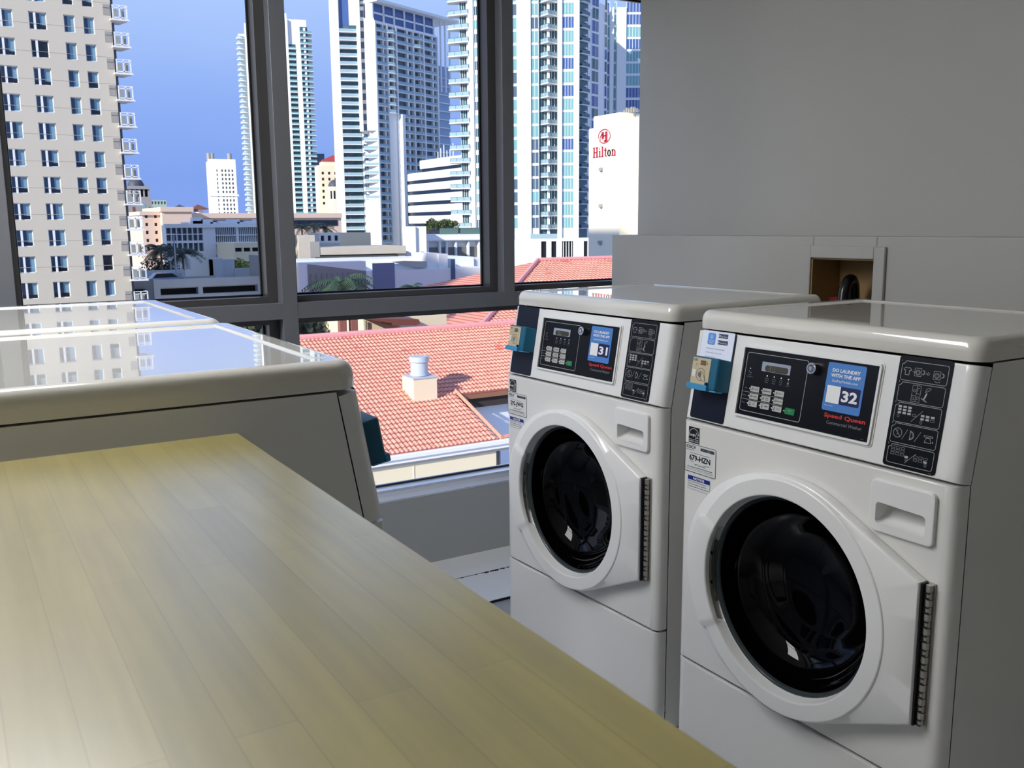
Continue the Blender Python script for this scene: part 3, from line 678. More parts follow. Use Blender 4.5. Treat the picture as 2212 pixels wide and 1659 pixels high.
# ------------------------------------------------------- the city outside
GZ = -22.0       # street level below the laundry floor
class Site:
    """a building front: local x along the front, y into the building, z up from the street"""
    def __init__(s, name, label, cat, px, Y, head=0, z=GZ, group=None):
        p = at(px, 482, Y); s.o = Vector((p.x, p.y, z)); s.h = math.radians(head)
        s.ex = Vector((math.cos(s.h), math.sin(s.h), 0)); s.ey = Vector((-math.sin(s.h), math.cos(s.h), 0))
        s.e = empty(name, s.o, s.h); tag(s.e, label, cat, group)
    def uz(s, px, py, d=0):
        r = ray(px, py); q = EYEP - s.o; t = (d - q.dot(s.ey))/r.dot(s.ey); p = q + r*t
        return p.dot(s.ex), p.z + s.o.z
    def u(s, px, d=0, py=250): return s.uz(px, py, d)[0]
    def z(s, px, py, d=0): return s.uz(px, py, d)[1]
    def part(s, mb, name, mats, parent=None, **k): return mb.build(name, mats, parent or s.e, **k)
def frame_of(S): return Matrix.Translation(S.o) @ Matrix.Rotation(S.h, 4, 'Z')
def adopt(P_, S):
    """the parts of a wing become parts of the building it belongs to"""
    M = frame_of(P_).inverted() @ frame_of(S)
    for c in list(S.e.children): c.parent = P_.e; c.matrix_local = M
    bpy.data.objects.remove(S.e)
def holes(m, u0, u1, z0, z1, cols, rows, y=0, dep=.25, skip=()):
    """front face with rectangular openings and their reveals"""
    us = sorted(set([u0, u1] + [v for c in cols for v in c])); zs = sorted(set([z0, z1] + [v for r in rows for v in r]))
    for i, (a, b) in enumerate(zip(us, us[1:])):
        for c, d in zip(zs, zs[1:]):
            hit = any(p <= a and b <= q for p, q in cols) and any(p <= c and d <= q for p, q in rows)
            if hit:
                m.quad((a, y, c), (a, y+dep, c), (a, y+dep, d), (a, y, d)); m.quad((b, y+dep, c), (b, y, c), (b, y, d), (b, y+dep, d))
                m.quad((a, y, c), (b, y, c), (b, y+dep, c), (a, y+dep, c)); m.quad((a, y+dep, d), (b, y+dep, d), (b, y, d), (a, y, d))
            else: m.quad((a, y, c), (b, y, c), (b, y, d), (a, y, d))
def shell(m, u0, u1, z0, z1, y0, y1):
    """box without its front"""
    m.quad((u0, y1, z0), (u0, y0, z0), (u0, y0, z1), (u0, y1, z1)); m.quad((u1, y0, z0), (u1, y1, z0), (u1, y1, z1), (u1, y0, z1))
    m.quad((u1, y1, z0), (u0, y1, z0), (u0, y1, z1), (u1, y1, z1)); m.quad((u0, y0, z1), (u1, y0, z1), (u1, y1, z1), (u0, y1, z1))
e_beige = mat('tower_stucco', (204, 196, 180), .85, noise=(.25, .05))
e_white = mat('render_white', (232, 232, 230), .8, noise=(.1, .02))
e_white2 = mat('render_offwhite', (232, 233, 234), .8)
e_cream = mat('render_cream', (238, 222, 190), .85, noise=(.3, .03))
e_peach = mat('render_peach', (222, 196, 178), .85, noise=(.1, .03))
e_conc = mat('concrete', (176, 174, 168), .9, noise=(.5, .12))
e_concd = mat('concrete_dark', (196, 198, 198), .9, noise=(.5, .1))
e_gd = mat('glass_deep_blue', (46, 72, 96), .1, spec=.6)
e_gl = mat('glass_curtain', (116, 152, 174), .2, spec=.6)
e_gk = mat('glass_black', (24, 30, 38), .1, spec=.6)
e_gt = mat('glass_teal', (120, 168, 172), .12, spec=.6)
e_gt2 = mat('glass_teal_dark', (62, 96, 106), .12, spec=.6)
e_gb = mat('glass_blue', (70, 96, 150), .12, spec=.6)
e_gg = mat('glass_grey_blue', (84, 104, 122), .15, spec=.6)
e_rail = mat('balcony_glass', (150, 176, 186), .15, spec=.6)
e_frame = mat('white_metal', (236, 238, 240), .4)
e_lou = mat('louver_grey', (160, 156, 150), .7)
e_dk = mat('opening_dark', (40, 42, 46), .9)
e_dome = mat('dome_slate', (70, 76, 88), .6)
e_roofred = mat('roof_red', (176, 62, 60), .7)
e_brownroof = mat('roof_brown', (122, 70, 58), .8)
e_navy = mat('wall_navy', (74, 98, 142), .8)
e_steel = mat('zinc', (186, 194, 202), .45, metal=.0)

g = MB(); g.box(-1500, -300, -1, 1500, 2500, 0)
go = structure(g.build('ground', mat('street_ground', (176, 176, 170), .9, noise=(.02, .15)))); go.location.z = GZ

# A: beige tower at the left
A = Site('apartment_tower', 'beige stucco tower on the left with rows of square windows and corner balconies', 'tower', 0, 92)
row0 = A.z(201, 37.5); row9 = A.z(203+14, 550.6); dz = (row9-row0)/9
uR = A.u(249.4, 0, 162)
cols = [(A.u(1, 0, 162), A.u(39, 0, 162)), (A.u(73, 0, 162), A.u(111, 0, 162)), (A.u(147.6, 0, 162), A.u(171, 0, 162)), (A.u(189.4, 0, 162), A.u(212.7, 0, 162))]
wh = -dz*.63
zt = [row0-GZ+dz*k for k in range(-2, 11)]; rows = [(z-wh, z) for z in zt]
m = MB(); m.mi = 0
ZT = row0-GZ-dz*2+1.2
holes(m, -9, uR, 0, ZT, cols, rows, dep=.28); shell(m, -9, uR, 0, ZT+21.5, 0, 38); m.quad((-9, 0, ZT), (uR, 0, ZT), (uR, 0, ZT+21.5), (-9, 0, ZT+21.5))
m.box(-40, 0, 0, -9, 38, ZT+21.5)
A.part(m, 'wall', e_beige)
m = MB()
for z in zt: m.box(-9, -.012, z+.42+.9, uR, .0, z+.45+.9)
A.part(m, 'wall_joint', mat('stucco_joint', (178, 172, 166), .9))
m = MB().box(uR, .8, 0, uR+.35, 12, ZT+20); A.part(m, 'rear_wing', mat('rear_wing_grey', (96, 104, 112), .8))
rnd = random.Random(5)
for ci, (a, b) in enumerate(cols):
    for ri, (z0, z1) in enumerate(rows):
        m = MB(); wide = ci < 2; s = .06
        xs = [a, b] if not wide else [a, a+(b-a)*.27, a+(b-a)*.40, b]
        m.box(a, .17, z0, a+s, .27, z1); m.box(b-s, .17, z0, b, .27, z1); m.box(a, .17, z1-s, b, .27, z1); m.box(a, .17, z0, b, .27, z0+s)
        if wide: m.box(xs[1], .05, z0, xs[2], .27, z1)
        fr = A.part(m, 'window', e_frame)
        m = MB(); dark = rnd.random(); zs = z0+(z1-z0)*(0 if dark < .55 else rnd.choice((.25, .3, .38)))
        sect = [(a+s, b-s)] if not wide else [(a+s, xs[1]), (xs[2], b-s)]
        allk = rnd.random() < .05
        for q0, q1 in sect:
            mid = q0+(q1-q0)*rnd.choice((.33, .42, .5)) if q1-q0 > .6 else q1
            m.mi = 2 if allk else 0; m.quad((q0, .24, zs), (mid, .24, zs), (mid, .24, z1-s), (q0, .24, z1-s))
            if mid < q1: m.mi = 2 if allk else 1; m.quad((mid, .24, zs), (q1, .24, zs), (q1, .24, z1-s), (mid, .24, z1-s))
            if zs > z0: m.mi = 2; m.quad((q0, .24, z0+s), (q1, .24, z0+s), (q1, .24, zs), (q0, .24, zs))
        A.part(m, 'pane', [e_gd, e_gl, e_gk], fr)
va, vb = A.u(231, 0, 138), A.u(245.3, 0, 138)
zb0 = A.z(262, 158, -.3)-GZ
for k in range(-2, 12):
    z = row0-GZ+dz*k; v1 = z-wh*.07+1.42; v0 = v1-1.15
    v1 = A.z(238, 126.6)-GZ+dz*(k-2); v0 = v1+dz*.39
    m = MB().box(va, -.03, v0, vb, 0, v1); m.box(va, -.08, v1-.28, vb, -.02, v1-.02)
    A.part(m, 'louver_vent', e_lou)
    zb = zb0+dz*(k-2); x0, x1, y0, y1 = A.u(247, -.4, 150), A.u(287, -.4, 150), -.55, 1.5
    m = MB(); m.prism([(x0, y0), (x1, y0), (x1-.55, y1), (uR, y1), (uR, 0), (x0, 0)], zb-.14, zb)
    bal = A.part(m, 'balcony', e_white2)
    m = MB(); ht = 1.18; r0 = x0+.22; r1 = x1-.18; mid = (r0+r1)/2; t = .05
    for x in (r0, mid, r1): m.box(x-.05, y0+.05, zb, x+.05, y0+.13, zb+ht)
    m.box(r0, y0+.05, zb+.08, r1, y0+.11, zb+.16); m.box(r0, y0+.05, zb+ht-.26, r1, y0+.11, zb+ht-.20); m.box(r0, y0+.06, zb+ht-.05, r1, y0+.10, zb+ht)
    m.box(r1-.04, y0+.1, zb+ht-.06, r1+.02, y1-.2, zb+ht); m.box(r1-.04, y0+.1, zb+.08, r1+.02, y1-.2, zb+.16)
    A.part(m, 'railing', e_frame, bal)
    m = MB(); m.box(r0+.05, y0+.5, zb+.1, mid-.08, y0+1.0, zb+ht*.75); m.box(mid+.08, y0+.5, zb+.1, r1-.15, y0+1.0, zb+ht*.78)
    A.part(m, 'balcony_screen', mat('screen_grey', (146, 150, 148), .7), bal)

# generic front with floors, glass and slabs
def floors(S, pfx, u0, u1, z0, z1, n, out=1.2, glass=e_gg, rail=e_rail, slab=e_white, y=0, fins=(), name='balcony', split=3, jag=0, rh=.34):
    """n floors of balconies between z0 and z1; each slab with its rail is a part"""
    h = (z1-z0)/n
    m = MB()
    k = 0; a = u0
    while a < u1-.01:
        b = min(u1, a+(u1-u0)/split); m.mi = k % 3 if split > 1 else 0; k += 1
        m.quad((a, y, z0), (b, y, z0), (b, y, z1), (a, y, z1)); a = b
    S.part(m, 'glazing', [glass, e_gt2, glass])
    for i in range(n):
        z = z0+h*i
        m = MB(); m.prism([(u0, y), (u0, y-out), (u1, y-out*(1-jag)), (u1, y)], z, z+h*.07)
        m.mi = 1; m.quad((u0, y-out+.05, z+h*.07), (u1, y-out*(1-jag)+.05, z+h*.07), (u1, y-out*(1-jag)+.05, z+h*(.07+rh)), (u0, y-out+.05, z+h*(.07+rh)))
        m.mi = 0; m.prism([(u0, y-out+.04), (u0, y-out+.10), (u1, y-out*(1-jag)+.10), (u1, y-out*(1-jag)+.04)], z+h*(.07+rh), z+h*(.09+rh))
        for f in fins: m.box(f-.15, y-out+.1, z, f+.15, y, z+h)
        S.part(m, name, [slab, rail])

# E: white twin-faced condominium tower
E = Site('condominium_tower', 'tall white and blue condominium tower with stacked balconies in the middle window', 'tower', 729, 330, -26)
zf = lambda px, py, d=0: E.z(px, py, d)-GZ
zt_, zb_ = zf(760, -28), 0
a0, a1, a2, a3, a4, a5 = 0, E.u(739), E.u(761), E.u(783), E.u(793), E.u(815)
m = MB(); m.box(a0, -.5, 0, a1, 14, zt_); m.box(a1, 1.2, 0, a3, 14, zt_); m.box(a3, .8, 0, a4, 12, zt_); E.part(m, 'wall', e_white)
m = MB(); m.box(a3-1.0, -2.0, zf(770, 285), a3+.3, 1.4, zt_-1); m.box(a4, -2.2, zf(795, 283), a5, 1, zf(795, 42)); m.box(a4+.6, -1.8, zf(795, 42), a5-.8, 1, zt_-1)
E.part(m, 'white_fin', e_white)
zbot, ztop = zf(760, 530), zf(740, 53)
floors(E, 'a', a1, a3-.6, zbot, ztop, 28, out=2.4, glass=e_gg, y=1.1, split=2, jag=.3)
m = MB(); m.quad((a1+.2, 1.0, ztop), (a2-.2, 1.0, ztop), (a2-.2, 1.0, zt_-2), (a1+.2, 1.0, zt_-2)); E.part(m, 'top_glazing', e_gb)
zlo = zf(780, 430)
floors(E, 'b', a3+.2, a5, zlo, zf(780, 288), 8, out=2.6, y=1.1, glass=e_gg, split=2, jag=-.35, name='lower_balcony')
m = MB(); m.box(a3, -1, 0, a3+1.6, 1, zlo); m.box(a4-.2, -2.2, 0, a5, 1, zlo); m.box(a1+4, -1.2, 0, a2, 1, zf(750, 350)*0+2); E.part(m, 'base_pier', e_white)
m = MB()
n_ = 30
for i in range(n_): z = zt_*i/n_; m.quad((a3+.15, .78, z+.8), (a4-.1, .78, z+.8), (a4-.1, .78, z+zt_/n_-.5), (a3+.15, .78, z+zt_/n_-.5))
E.part(m, 'stair_window_strip', e_gg)
E2 = Site('condominium_wing', 'shaded blue side wing of the white condominium tower, balconies curving away', 'tower', 822, 321, 23)
zf = lambda px, py, d=0: E2.z(px, py, d)-GZ
b0, b1 = 0, E2.u(948); zt2 = zf(860, 55)
m = MB(); m.box(0, 1.3, 0, b1, 22, zt2); E2.part(m, 'wall', e_white2)
zbot, ztop = zf(830, 525), zf(830, 52)
us = [E2.u(x) for x in (816, 841, 860, 896, 918, 947)]
def wing_floors(i, x0, x1, zlo, zhi, n, nm):
    h = (zhi-zlo)/n
    m = MB(); m.quad((x0, 1.2, zlo), (x1, 1.2, zlo), (x1, 1.2, zhi), (x0, 1.2, zhi)); E2.part(m, 'glazing', [e_gg])
    for k in range(n):
        z = zlo+h*k; o = .4+(.9 if i % 2 else 0); m = MB()
        m.prism([(x0, 1.2), (x0, -.2-o*.2), ((x0+x1)/2, -o), (x1, -.2), (x1, 1.2)], z, z+h*.09)
        m.mi = 1; m.quad((x0, -.1-o*.2, z+h*.09), ((x0+x1)/2, -o+.1, z+h*.09), ((x0+x1)/2, -o+.1, z+h*.42), (x0, -.1-o*.2, z+h*.42)); m.quad(((x0+x1)/2, -o+.1, z+h*.09), (x1, -.1, z+h*.09), (x1, -.1, z+h*.42), ((x0+x1)/2, -o+.1, z+h*.42))
        m.mi = 0; m.box(x0+(x1-x0)*.62, .0, z, x0+(x1-x0)*.72, 1.2, z+h)
        E2.part(m, nm, [e_white, e_rail])
N_ = 27
for i in range(5):
    if i == 1: lo = zf(845, 245)
    else: lo = zbot
    hi = ztop; n = max(4, round(N_*(hi-lo)/(ztop-zbot))); wing_floors(i, us[i], us[i+1], lo, hi, n, 'wing_balcony' if i < 3 else 'corner_balcony')
m = MB()
for x in us: m.box(x-.35, -.3, 0, x+.35, 1.3, ztop)
x0, x1 = E2.u(861), E2.u(867); m.box(x0, -2.0, 0, x1, 1.2, zf(862, 248)); m.box(us[1], .2, 0, x0, 1.2, zf(850, 236))
E2.part(m, 'pier', e_white)
zr0 = ztop; zr1 = zf(800, 3)
m = MB(); m.prism([(b0-1, -2.5), (b1*1.3, -2.5), (b1*1.3, 10), (b0-1, 18)], zr1, zr1+.9)
E2.part(m, 'roof_slab', e_white)
m = MB(); m.quad((0, .9, zr0), (b1*.96, .9, zr0), (b1*.96, .9, zr1), (0, .9, zr1)); E2.part(m, 'penthouse_glazing', e_gb)
m = MB()
for k in range(7): x = b1*.96*k/6; m.box(x-.3, .4, zr0, x+.3, 1, zr1)
m.box(0, .4, (zr0+zr1)/2-.3, b1*.96, 1, (zr0+zr1)/2+.3); m.box(0, -.2, zr0-.4, b1*.97, 1, zr0+.5)
for x in (b1*1.1, b1*1.18, b1*1.26): m.box(x-.25, 1, zr0-20, x+.25, 1.6, zr1)
E2.part(m, 'penthouse_frame', e_white2)
m = MB(); x0 = b1; x1 = E2.u(985); hz_ = zf(960, 140)
m.box(x0, 3, 0, x1, 20, hz_); E2.part(m, 'rear_block', mat('rear_blue', (150, 172, 200), .5))
m = MB()
for k in range(26): z = hz_*(k+.5)/27; m.box(x0+.5, 2.4, z, x1, 3, z+.35)
E2.part(m, 'rear_slab_lines', e_white2)

adopt(E, E2)
# far towers either side of the mullion
C1 = Site('far_tower', 'white far tower with small round balconies, left of the thick window mullion', 'tower', 536, 500, -20)
zf = lambda px, py, d=0: C1.z(px, py, d)-GZ
w_ = C1.u(585); zt_ = zf(535, 72)
m = MB(); m.box(0, 2, 0, w_, 22, zt_); m.box(3.4, 0, 0, w_, 2, zt_+5); C1.part(m, 'wall', e_white)
h = (zt_-zf(540, 455))/34
for k in range(34):
    z = zt_-h*(k+1); m = MB()
    for cx, r in ((1.0, 2.1), (6.6, 2.6)):
        m.mi = 0; m.cyl((cx, 1.6), r, z, z+h*.16, 2, 12); m.mi = 1; m.cyl((cx, 1.6), r*.93, z+h*.16, z+h*.48, 2, 12)
    C1.part(m, 'balcony_pair', [e_white, e_rail])
C2 = Site('far_condominium', 'white and teal far tower right of the thick window mullion', 'tower', 615, 470, -14)
zf = lambda px, py, d=0: C2.z(px, py, d)-GZ
u1, u2, u3, u4, u5 = C2.u(630), C2.u(646), C2.u(656), C2.u(658), C2.u(679)
zt_ = zf(630, 45)
m = MB(); m.box(0, 0, 0, u1, 18, zf(620, 40)); m.box(u1, 1.5, 0, u2, 18, zt_+1); m.box(u2, -.5, 0, u3, 18, zt_-14); m.box(u2, 1.2, 0, u5-2, 16, zt_+1); m.box(2, 4, zf(620, 40), 6, 9, zf(620, 25)); C2.part(m, 'wall', e_white)
zl = zf(640, 462); n = 32; h = (zf(640, 95)-zl)/n
m = MB(); m.quad((u1, 1.4, zl), (u2, 1.4, zl), (u2, 1.4, zf(640, 95)), (u1, 1.4, zf(640, 95))); m.box(u3, .8, zl, u5-1.6, 14, zf(650, 57)); C2.part(m, 'glazing', e_gt2)
for k in range(n+3):
    z = zl+h*k; m = MB()
    if k < n: m.box(u1, -.6, z, u2+.1, 1.4, z+h*.12); m.mi = 1; m.quad((u1, -.55, z+.3), (u2, -.55, z+.3), (u2, -.55, z+h*.4), (u1, -.55, z+h*.4)); m.mi = 0
    m.prism([(u3, .8), (u3, -1), (u5+.6, 0), (u5+.9, 8), (u5-1.6, 8)], z, z+h*.12); m.mi = 1; m.quad((u3, -.95, z+.3), (u5+.4, 0, z+.3), (u5+.4, 0, z+h*.42), (u3, -.95, z+h*.42))
    m.mi = 2; m.box(u3+1.6, -.2, z, u3+2.6, .8, z+h)
    C2.part(m, 'balcony', [e_white, e_gt, e_white2])
m = MB(); x1 = C2.u(697, 8); m.box(u5-2, 8, 0, x1, 16, C2.z(688, 332, 8)-GZ); C2.part(m, 'lower_wing', e_gg)

# pale slim tower, domed building and its neighbours on the skyline
P_ = Site('slim_tower', 'pale cream slim high-rise standing alone on the skyline', 'tower', 458, 600, -8)
zf = lambda px, py, d=0: P_.z(px, py, d)-GZ
uw = P_.u(503); zt_ = zf(480, 348); uc = [(uw*(.46+.125*k), uw*(.46+.125*k+.06)) for k in range(4)]; rw = [(zf(480, 366+9.2*k+5), zf(480, 366+9.2*k)) for k in range(11)]
m = MB(); holes(m, 0, uw, 0, zt_, uc+[(uw*.28, uw*.32)], rw, dep=.8); shell(m, 0, uw, 0, zt_, 0, 14); m.box(-.8, -.8, 0, uw+.8, 0, zf(480, 421)) if False else None
m.box(-.9, -.5, zf(480, 424), uw+.9, 0, zf(480, 420)); m.box(0, 0, zt_, uw, 1, zt_+1.2); P_.part(m, 'wall', mat('pale_cream', (240, 236, 222), .8))
m = MB(); m.quad((0, .78, 0), (uw, .78, 0), (uw, .78, zt_-1), (0, .78, zt_-1)); P_.part(m, 'window_glass', e_gg)
m = MB()
for f in (.06, .18, .82): m.cyl((uw*f, 4), 1.3, zt_, zt_+5, 2, 12)
P_.part(m, 'roof_tank', e_lou)
D_ = Site('domed_building', 'grey domed rotunda with arched openings half hidden by the beige tower', 'building', 284, 260, -5)
zf = lambda px, py, d=0: D_.z(px, py, d)-GZ
uw = D_.u(326, 0, 420); cx = uw*.42; zd = zf(305, 402); r = uw*.40
m = MB(); m.box(-1, 0, 0, uw*1.02, 12, zf(305, 425)); m.box(-.6, -.4, zd-.8, uw*.96, 9, zd)
for k in range(5):
    x = uw*(.02+.21*k); m.box(x, 0, zf(305, 425), x+uw*.07, 1.5, zd-.8)
m.box(0, 4, zf(305, 425), uw*.9, 9, zd-.8)
D_.part(m, 'wall', mat('rotunda_stone', (150, 146, 148), .85))
m = MB(); R_ = []
for j in range(9): a_ = PI/2*j/8; R_.append([(cx+r*math.cos(a_)*math.cos(2*PI*k/24), 5+r*math.cos(a_)*math.sin(2*PI*k/24), zd+r*1.1*math.sin(a_)) for k in range(24)])
m.loft(R_, False, True); m.cyl((cx, 5), .7, zd+r*1.05, zd+r*1.35, 2, 10); m.cyl((cx, 5), .12, zd+r*1.3, zd+r*1.8, 2, 6); D_.part(m, 'dome', e_dome, smooth=40)
for f0 in (.09, .30, .51, .72):
    m = MB(); pts = [(uw*f0, zf(305, 425)), (uw*(f0+.14), zf(305, 425))] + [(uw*(f0+.07)+uw*.07*math.cos(a_), zf(305, 410)+uw*.07*math.sin(a_)) for a_ in [PI*k/8 for k in range(9)]]
    m.face([m.P((x, 1.0, z)) for x, z in pts]); D_.part(m, 'arch', e_dk)
m = MB(); m.quad((uw*.55, -.05, zf(312, 450)), (uw*.7, -.05, zf(312, 450)), (uw*.7, -.05, zf(312, 441)), (uw*.55, -.05, zf(312, 441))); D_.part(m, 'round_window', e_gt)
m = MB()
for f0 in (.1, .85): m.quad((uw*f0, -.06, zf(305, 465)), (uw*(f0+.12), -.06, zf(305, 465)), (uw*(f0+.12), -.06, zf(305, 447)), (uw*f0, -.06, zf(305, 447)))
D_.part(m, 'red_panel', e_brownroof)
def block(name, label, cat, px0, py0, px1, py1, Y, dep, mt, head=0, group=None, wins=None, wm=e_gk, base=None, wdep=.3):
    """simple building block whose front fills the given part of the view at distance Y; wins = (cols, rows, x0, x1, z0, z1 fractions)"""
    S = Site(name, label, cat, px0, Y, head, group=group)
    w_ = S.u(px1, 0, (py0+py1)/2); z1 = S.z((px0+px1)/2, py0)-GZ; z0 = 0 if base is None else S.z((px0+px1)/2, py1)-GZ
    zlow = S.z((px0+px1)/2, py1)-GZ
    m = MB()
    if wins:
        nc, nr, fx, fz = wins; cw = w_/nc; rh = (z1-zlow)/nr
        cs = [(cw*(i+.5-fx/2), cw*(i+.5+fx/2)) for i in range(nc)]; rs = [(zlow+rh*(j+.5-fz/2), zlow+rh*(j+.5+fz/2)) for j in range(nr)]
        holes(m, 0, w_, z0, z1, cs, rs, dep=wdep); shell(m, 0, w_, z0, z1, 0, dep); m.quad((0, dep, z0), (w_, dep, z0), (w_, 0, z0), (0, 0, z0))
        S.part(m, 'wall', mt)
        if nc*nr <= 60:
            for a, b in cs:
                for c, d in rs: q = MB(); q.box(a, wdep-.04, c, b, wdep, d); S.part(q, 'window', wm)
        else:
            for c, d in rs: q = MB(); q.box(cs[0][0], wdep-.04, c, cs[-1][1], wdep, d); S.part(q, 'window_row', wm)
    else:
        m.box(0, 0, z0, w_, dep, z1); S.part(m, 'wall', mt)
    S.w = w_; S.z1 = z1; S.z0 = zlow
    return S
block('distant_block', 'small distant block with pale green windows right of the dome', 'building', 329, 432, 361, 480, 330, 20, mat('distant_green', (176, 190, 176), .8), wins=(5, 4, .6, .5), wm=e_gg)
S = block('peach_building', 'long peach coloured building with small square windows on its left end', 'building', 307, 459, 348, 545, 190, 14, e_peach, wins=(2, 5, .30, .40), wm=e_gk)
m = MB(); w1 = S.u(395); w2 = S.u(740); zc = S.z(370, 451)-GZ; zl = S.z(500, 462)-GZ
m.box(S.w, -2, 0, w1, 16, zc); m.box(S.w-.3, -2.4, zc-.6, w1+.3, 16, zc+.3); m.box(w1, 3, 0, w2, 18, zl-.6); m.box(w1, 2.5, zl-.8, w2, 18, zl+.2); m.box(-.4, -.4, S.z1-.5, S.w, 14, S.z1+.2)
S.part(m, 'main_wing', e_peach)
for k in range(14):
    x = w1+3+(w2-w1-5)*k/13; q = MB(); z = S.z(600, 478, 3)-GZ; q.box(x-1.1, 2.9, z-1.0, x+1.1, 3.05, z+.2); S.part(q, 'window', e_gk)
    q = MB(); q.box(x-1.1, 2.9, z-4.3, x+1.1, 3.05, z-3.1); S.part(q, 'window', e_gk)
for p0, p1, mt_, lab in ((386, 412, e_dome, 'dark hipped roof lantern on the long peach building'), (428, 455, e_brownroof, 'red brown hipped roof lantern on the long peach building')):
    m = MB(); x0, x1 = S.u(p0), S.u(p1); zr = S.z(p0, 452, 8)-GZ; c = (x0+x1)/2; zz = S.z(p0, 441, 8)-GZ
    m.box(x0+.7, 8, zl-.5, x1-.7, 12, zr); m.mi = 1
    A4 = [(x0-.4, 7, zr), (x1+.4, 7, zr), (x1+.4, 13, zr), (x0-.4, 13, zr)]; ap = (c, 10, zz)
    for k in range(4): m.face([m.P(A4[k]), m.P(A4[(k+1) % 4]), m.P(ap)])
    S.part(m, 'roof_lantern', [e_white, mt_])
# shaded blue-white office with gridded windows
B_ = Site('office_block', 'blue-white office block with deep gridded windows in shade behind the parking deck', 'building', 357, 150, 0)
zf = lambda px, py, d=0: B_.z(px, py, d)-GZ
w1, w2 = B_.u(440, 0, 520), B_.u(575, 0, 520); zt_ = zf(450, 486)
r1 = [(zf(400, 505), zf(400, 491)), (zf(400, 520), zf(400, 507)), (zf(400, 543), zf(400, 525))]
m = MB(); holes(m, 0, w1, 0, zt_, [(w1*(k+.08)/7, w1*(k+.92)/7) for k in range(7)], r1, dep=.9)
holes(m, w1+1.2, w2, 0, zt_, [(w1+1.8, w1+(w2-w1)*.52), (w1+(w2-w1)*.55, w2-.1)], [(zf(500, 507), zf(500, 491)), (zf(500, 523), zf(500, 509)), (zf(500, 545), zf(500, 527)), (zf(500, 568), zf(500, 549))], dep=.9)
m.quad((w1, 0, 0), (w1+1.2, 0, 0), (w1+1.2, 0, zt_), (w1, 0, zt_)); shell(m, 0, w2, 0, zt_, 0, 3); m.box(-.3, -.5, zt_-.4, w2, 0, zt_+.2)
B_.part(m, 'wall', e_white2)
m = MB(); m.quad((0, .85, 0), (w2, .85, 0), (w2, .85, zt_-.3), (0, .85, zt_-.3)); B_.part(m, 'glazing', e_gg)
for k in range(26):
    x = w1+2+(w2-w1-2)*k/26; q = MB(); q.box(x-.06, .55, zf(500, 568), x+.06, .84, zf(500, 491)); B_.part(q, 'glazing_bar', e_frame)
m = MB()
for k in range(9): x = w1*.5+(w2-w1*.5)*k/9; m.box(x, 1, zt_, x+1.0+.4*(k % 3), 2.4, zt_+.45+.2*((k*7) % 3))
m.box(w1*.78, 1, zt_, w1*1.05, 2.6, zt_+1.2); B_.part(m, 'rooftop_plant', e_white2)

# cream tower with red roof and small dome
T_ = Site('red_roofed_tower', 'cream tower with a red pyramid roof beside the white condominium tower', 'tower', 692, 372, -12)
zf = lambda px, py, d=0: T_.z(px, py, d)-GZ
uw = T_.u(745); zt_ = zf(700, 357)
cs = [(uw*(.12+.22*k), uw*(.20+.22*k)) for k in range(4)]; rs = [(zf(705, 371+13*k+6), zf(705, 371+13*k)) for k in range(6)]
m = MB(); holes(m, 0, uw, 0, zt_, cs, rs, dep=.4); shell(m, 0, uw, 0, zt_, 0, 10); zz = zf(708, 347); m.box(uw*.16, .8, zt_, uw, 9, zz); T_.part(m, 'wall', mat('tower_cream', (236, 218, 192), .85))
m = MB(); m.quad((0, .38, 0), (uw, .38, 0), (uw, .38, zt_-.5), (0, .38, zt_-.5)); T_.part(m, 'window_glass', e_gk)
m = MB(); A4 = [(uw*.10, .2, zz), (uw*1.1, .2, zz), (uw*1.1, 10, zz), (uw*.10, 10, zz)]; ap = (uw*.6, 5, zf(715, 333))
for k in range(4): m.face([m.P(A4[k]), m.P(A4[(k+1) % 4]), m.P(ap)])
T_.part(m, 'roof', e_roofred)
m = MB(); cx, zc = uw*.52, zf(714, 404); r = uw*.22; m.cyl((cx, -2), r*1.05, 0, zc, 2, 16); T_.part(m, 'turret', mat('turret_cream', (232, 212, 184), .85), smooth=40)
m = MB(); m.loft([[(cx+r*math.cos(a_)*math.cos(2*PI*k/20), -2+r*math.cos(a_)*math.sin(2*PI*k/20), zc+r*1.1*math.sin(a_)) for k in range(20)] for a_ in [PI/2*j/7 for j in range(8)]], False, True); T_.part(m, 'turret_dome', e_dome, smooth=40)
for k in range(4):
    a_ = math.radians(-130+27*k); q = MB(); X, Y_ = cx+r*1.07*math.cos(a_), -2+r*1.07*math.sin(a_); q.box(X-.35, Y_-.1, zf(714, 430), X+.35, Y_+.1, zf(714, 413)); T_.part(q, 'turret_window', e_gk)

# white banded office
W_ = Site('banded_office', 'white office building with dark ribbon windows below the condominium tower', 'building', 883, 300, -90)
zf = lambda px, py, d=0: W_.z(px, py, d)-GZ
w0 = W_.u(904); w1 = W_.u(1045)
tb_ = [(375.5, 391.2), (399, 414), (422, 437), (444.8, 459.3), (467, 483)]
m = MB(); m.box(.6, .5, 0, w1, 30, zf(883, 376)-1); W_.part(m, 'ribbon_glazing', e_gk)
zs = []
for k, (a, b) in enumerate(tb_):
    z1, z0 = zf(884, a), zf(884, b); q = MB().box(0, 0, z0, w1, 31, z1); W_.part(q, 'white_band', e_white)
q = MB().box(w0, 0, zf(903, 366), w1, 30, zf(903, 348)); W_.part(q, 'white_band', e_white)
q = MB().box(w0+.6, .5, zf(884, 376), w1, 30, zf(903, 366)); W_.part(q, 'ribbon_glazing', e_gk)
for k in range(6): q = MB().cyl((w0+2+2.2*k, 6), .15, zf(903, 348), zf(903, 348)+3+(k % 3), 2, 6); W_.part(q, 'antenna', e_frame)

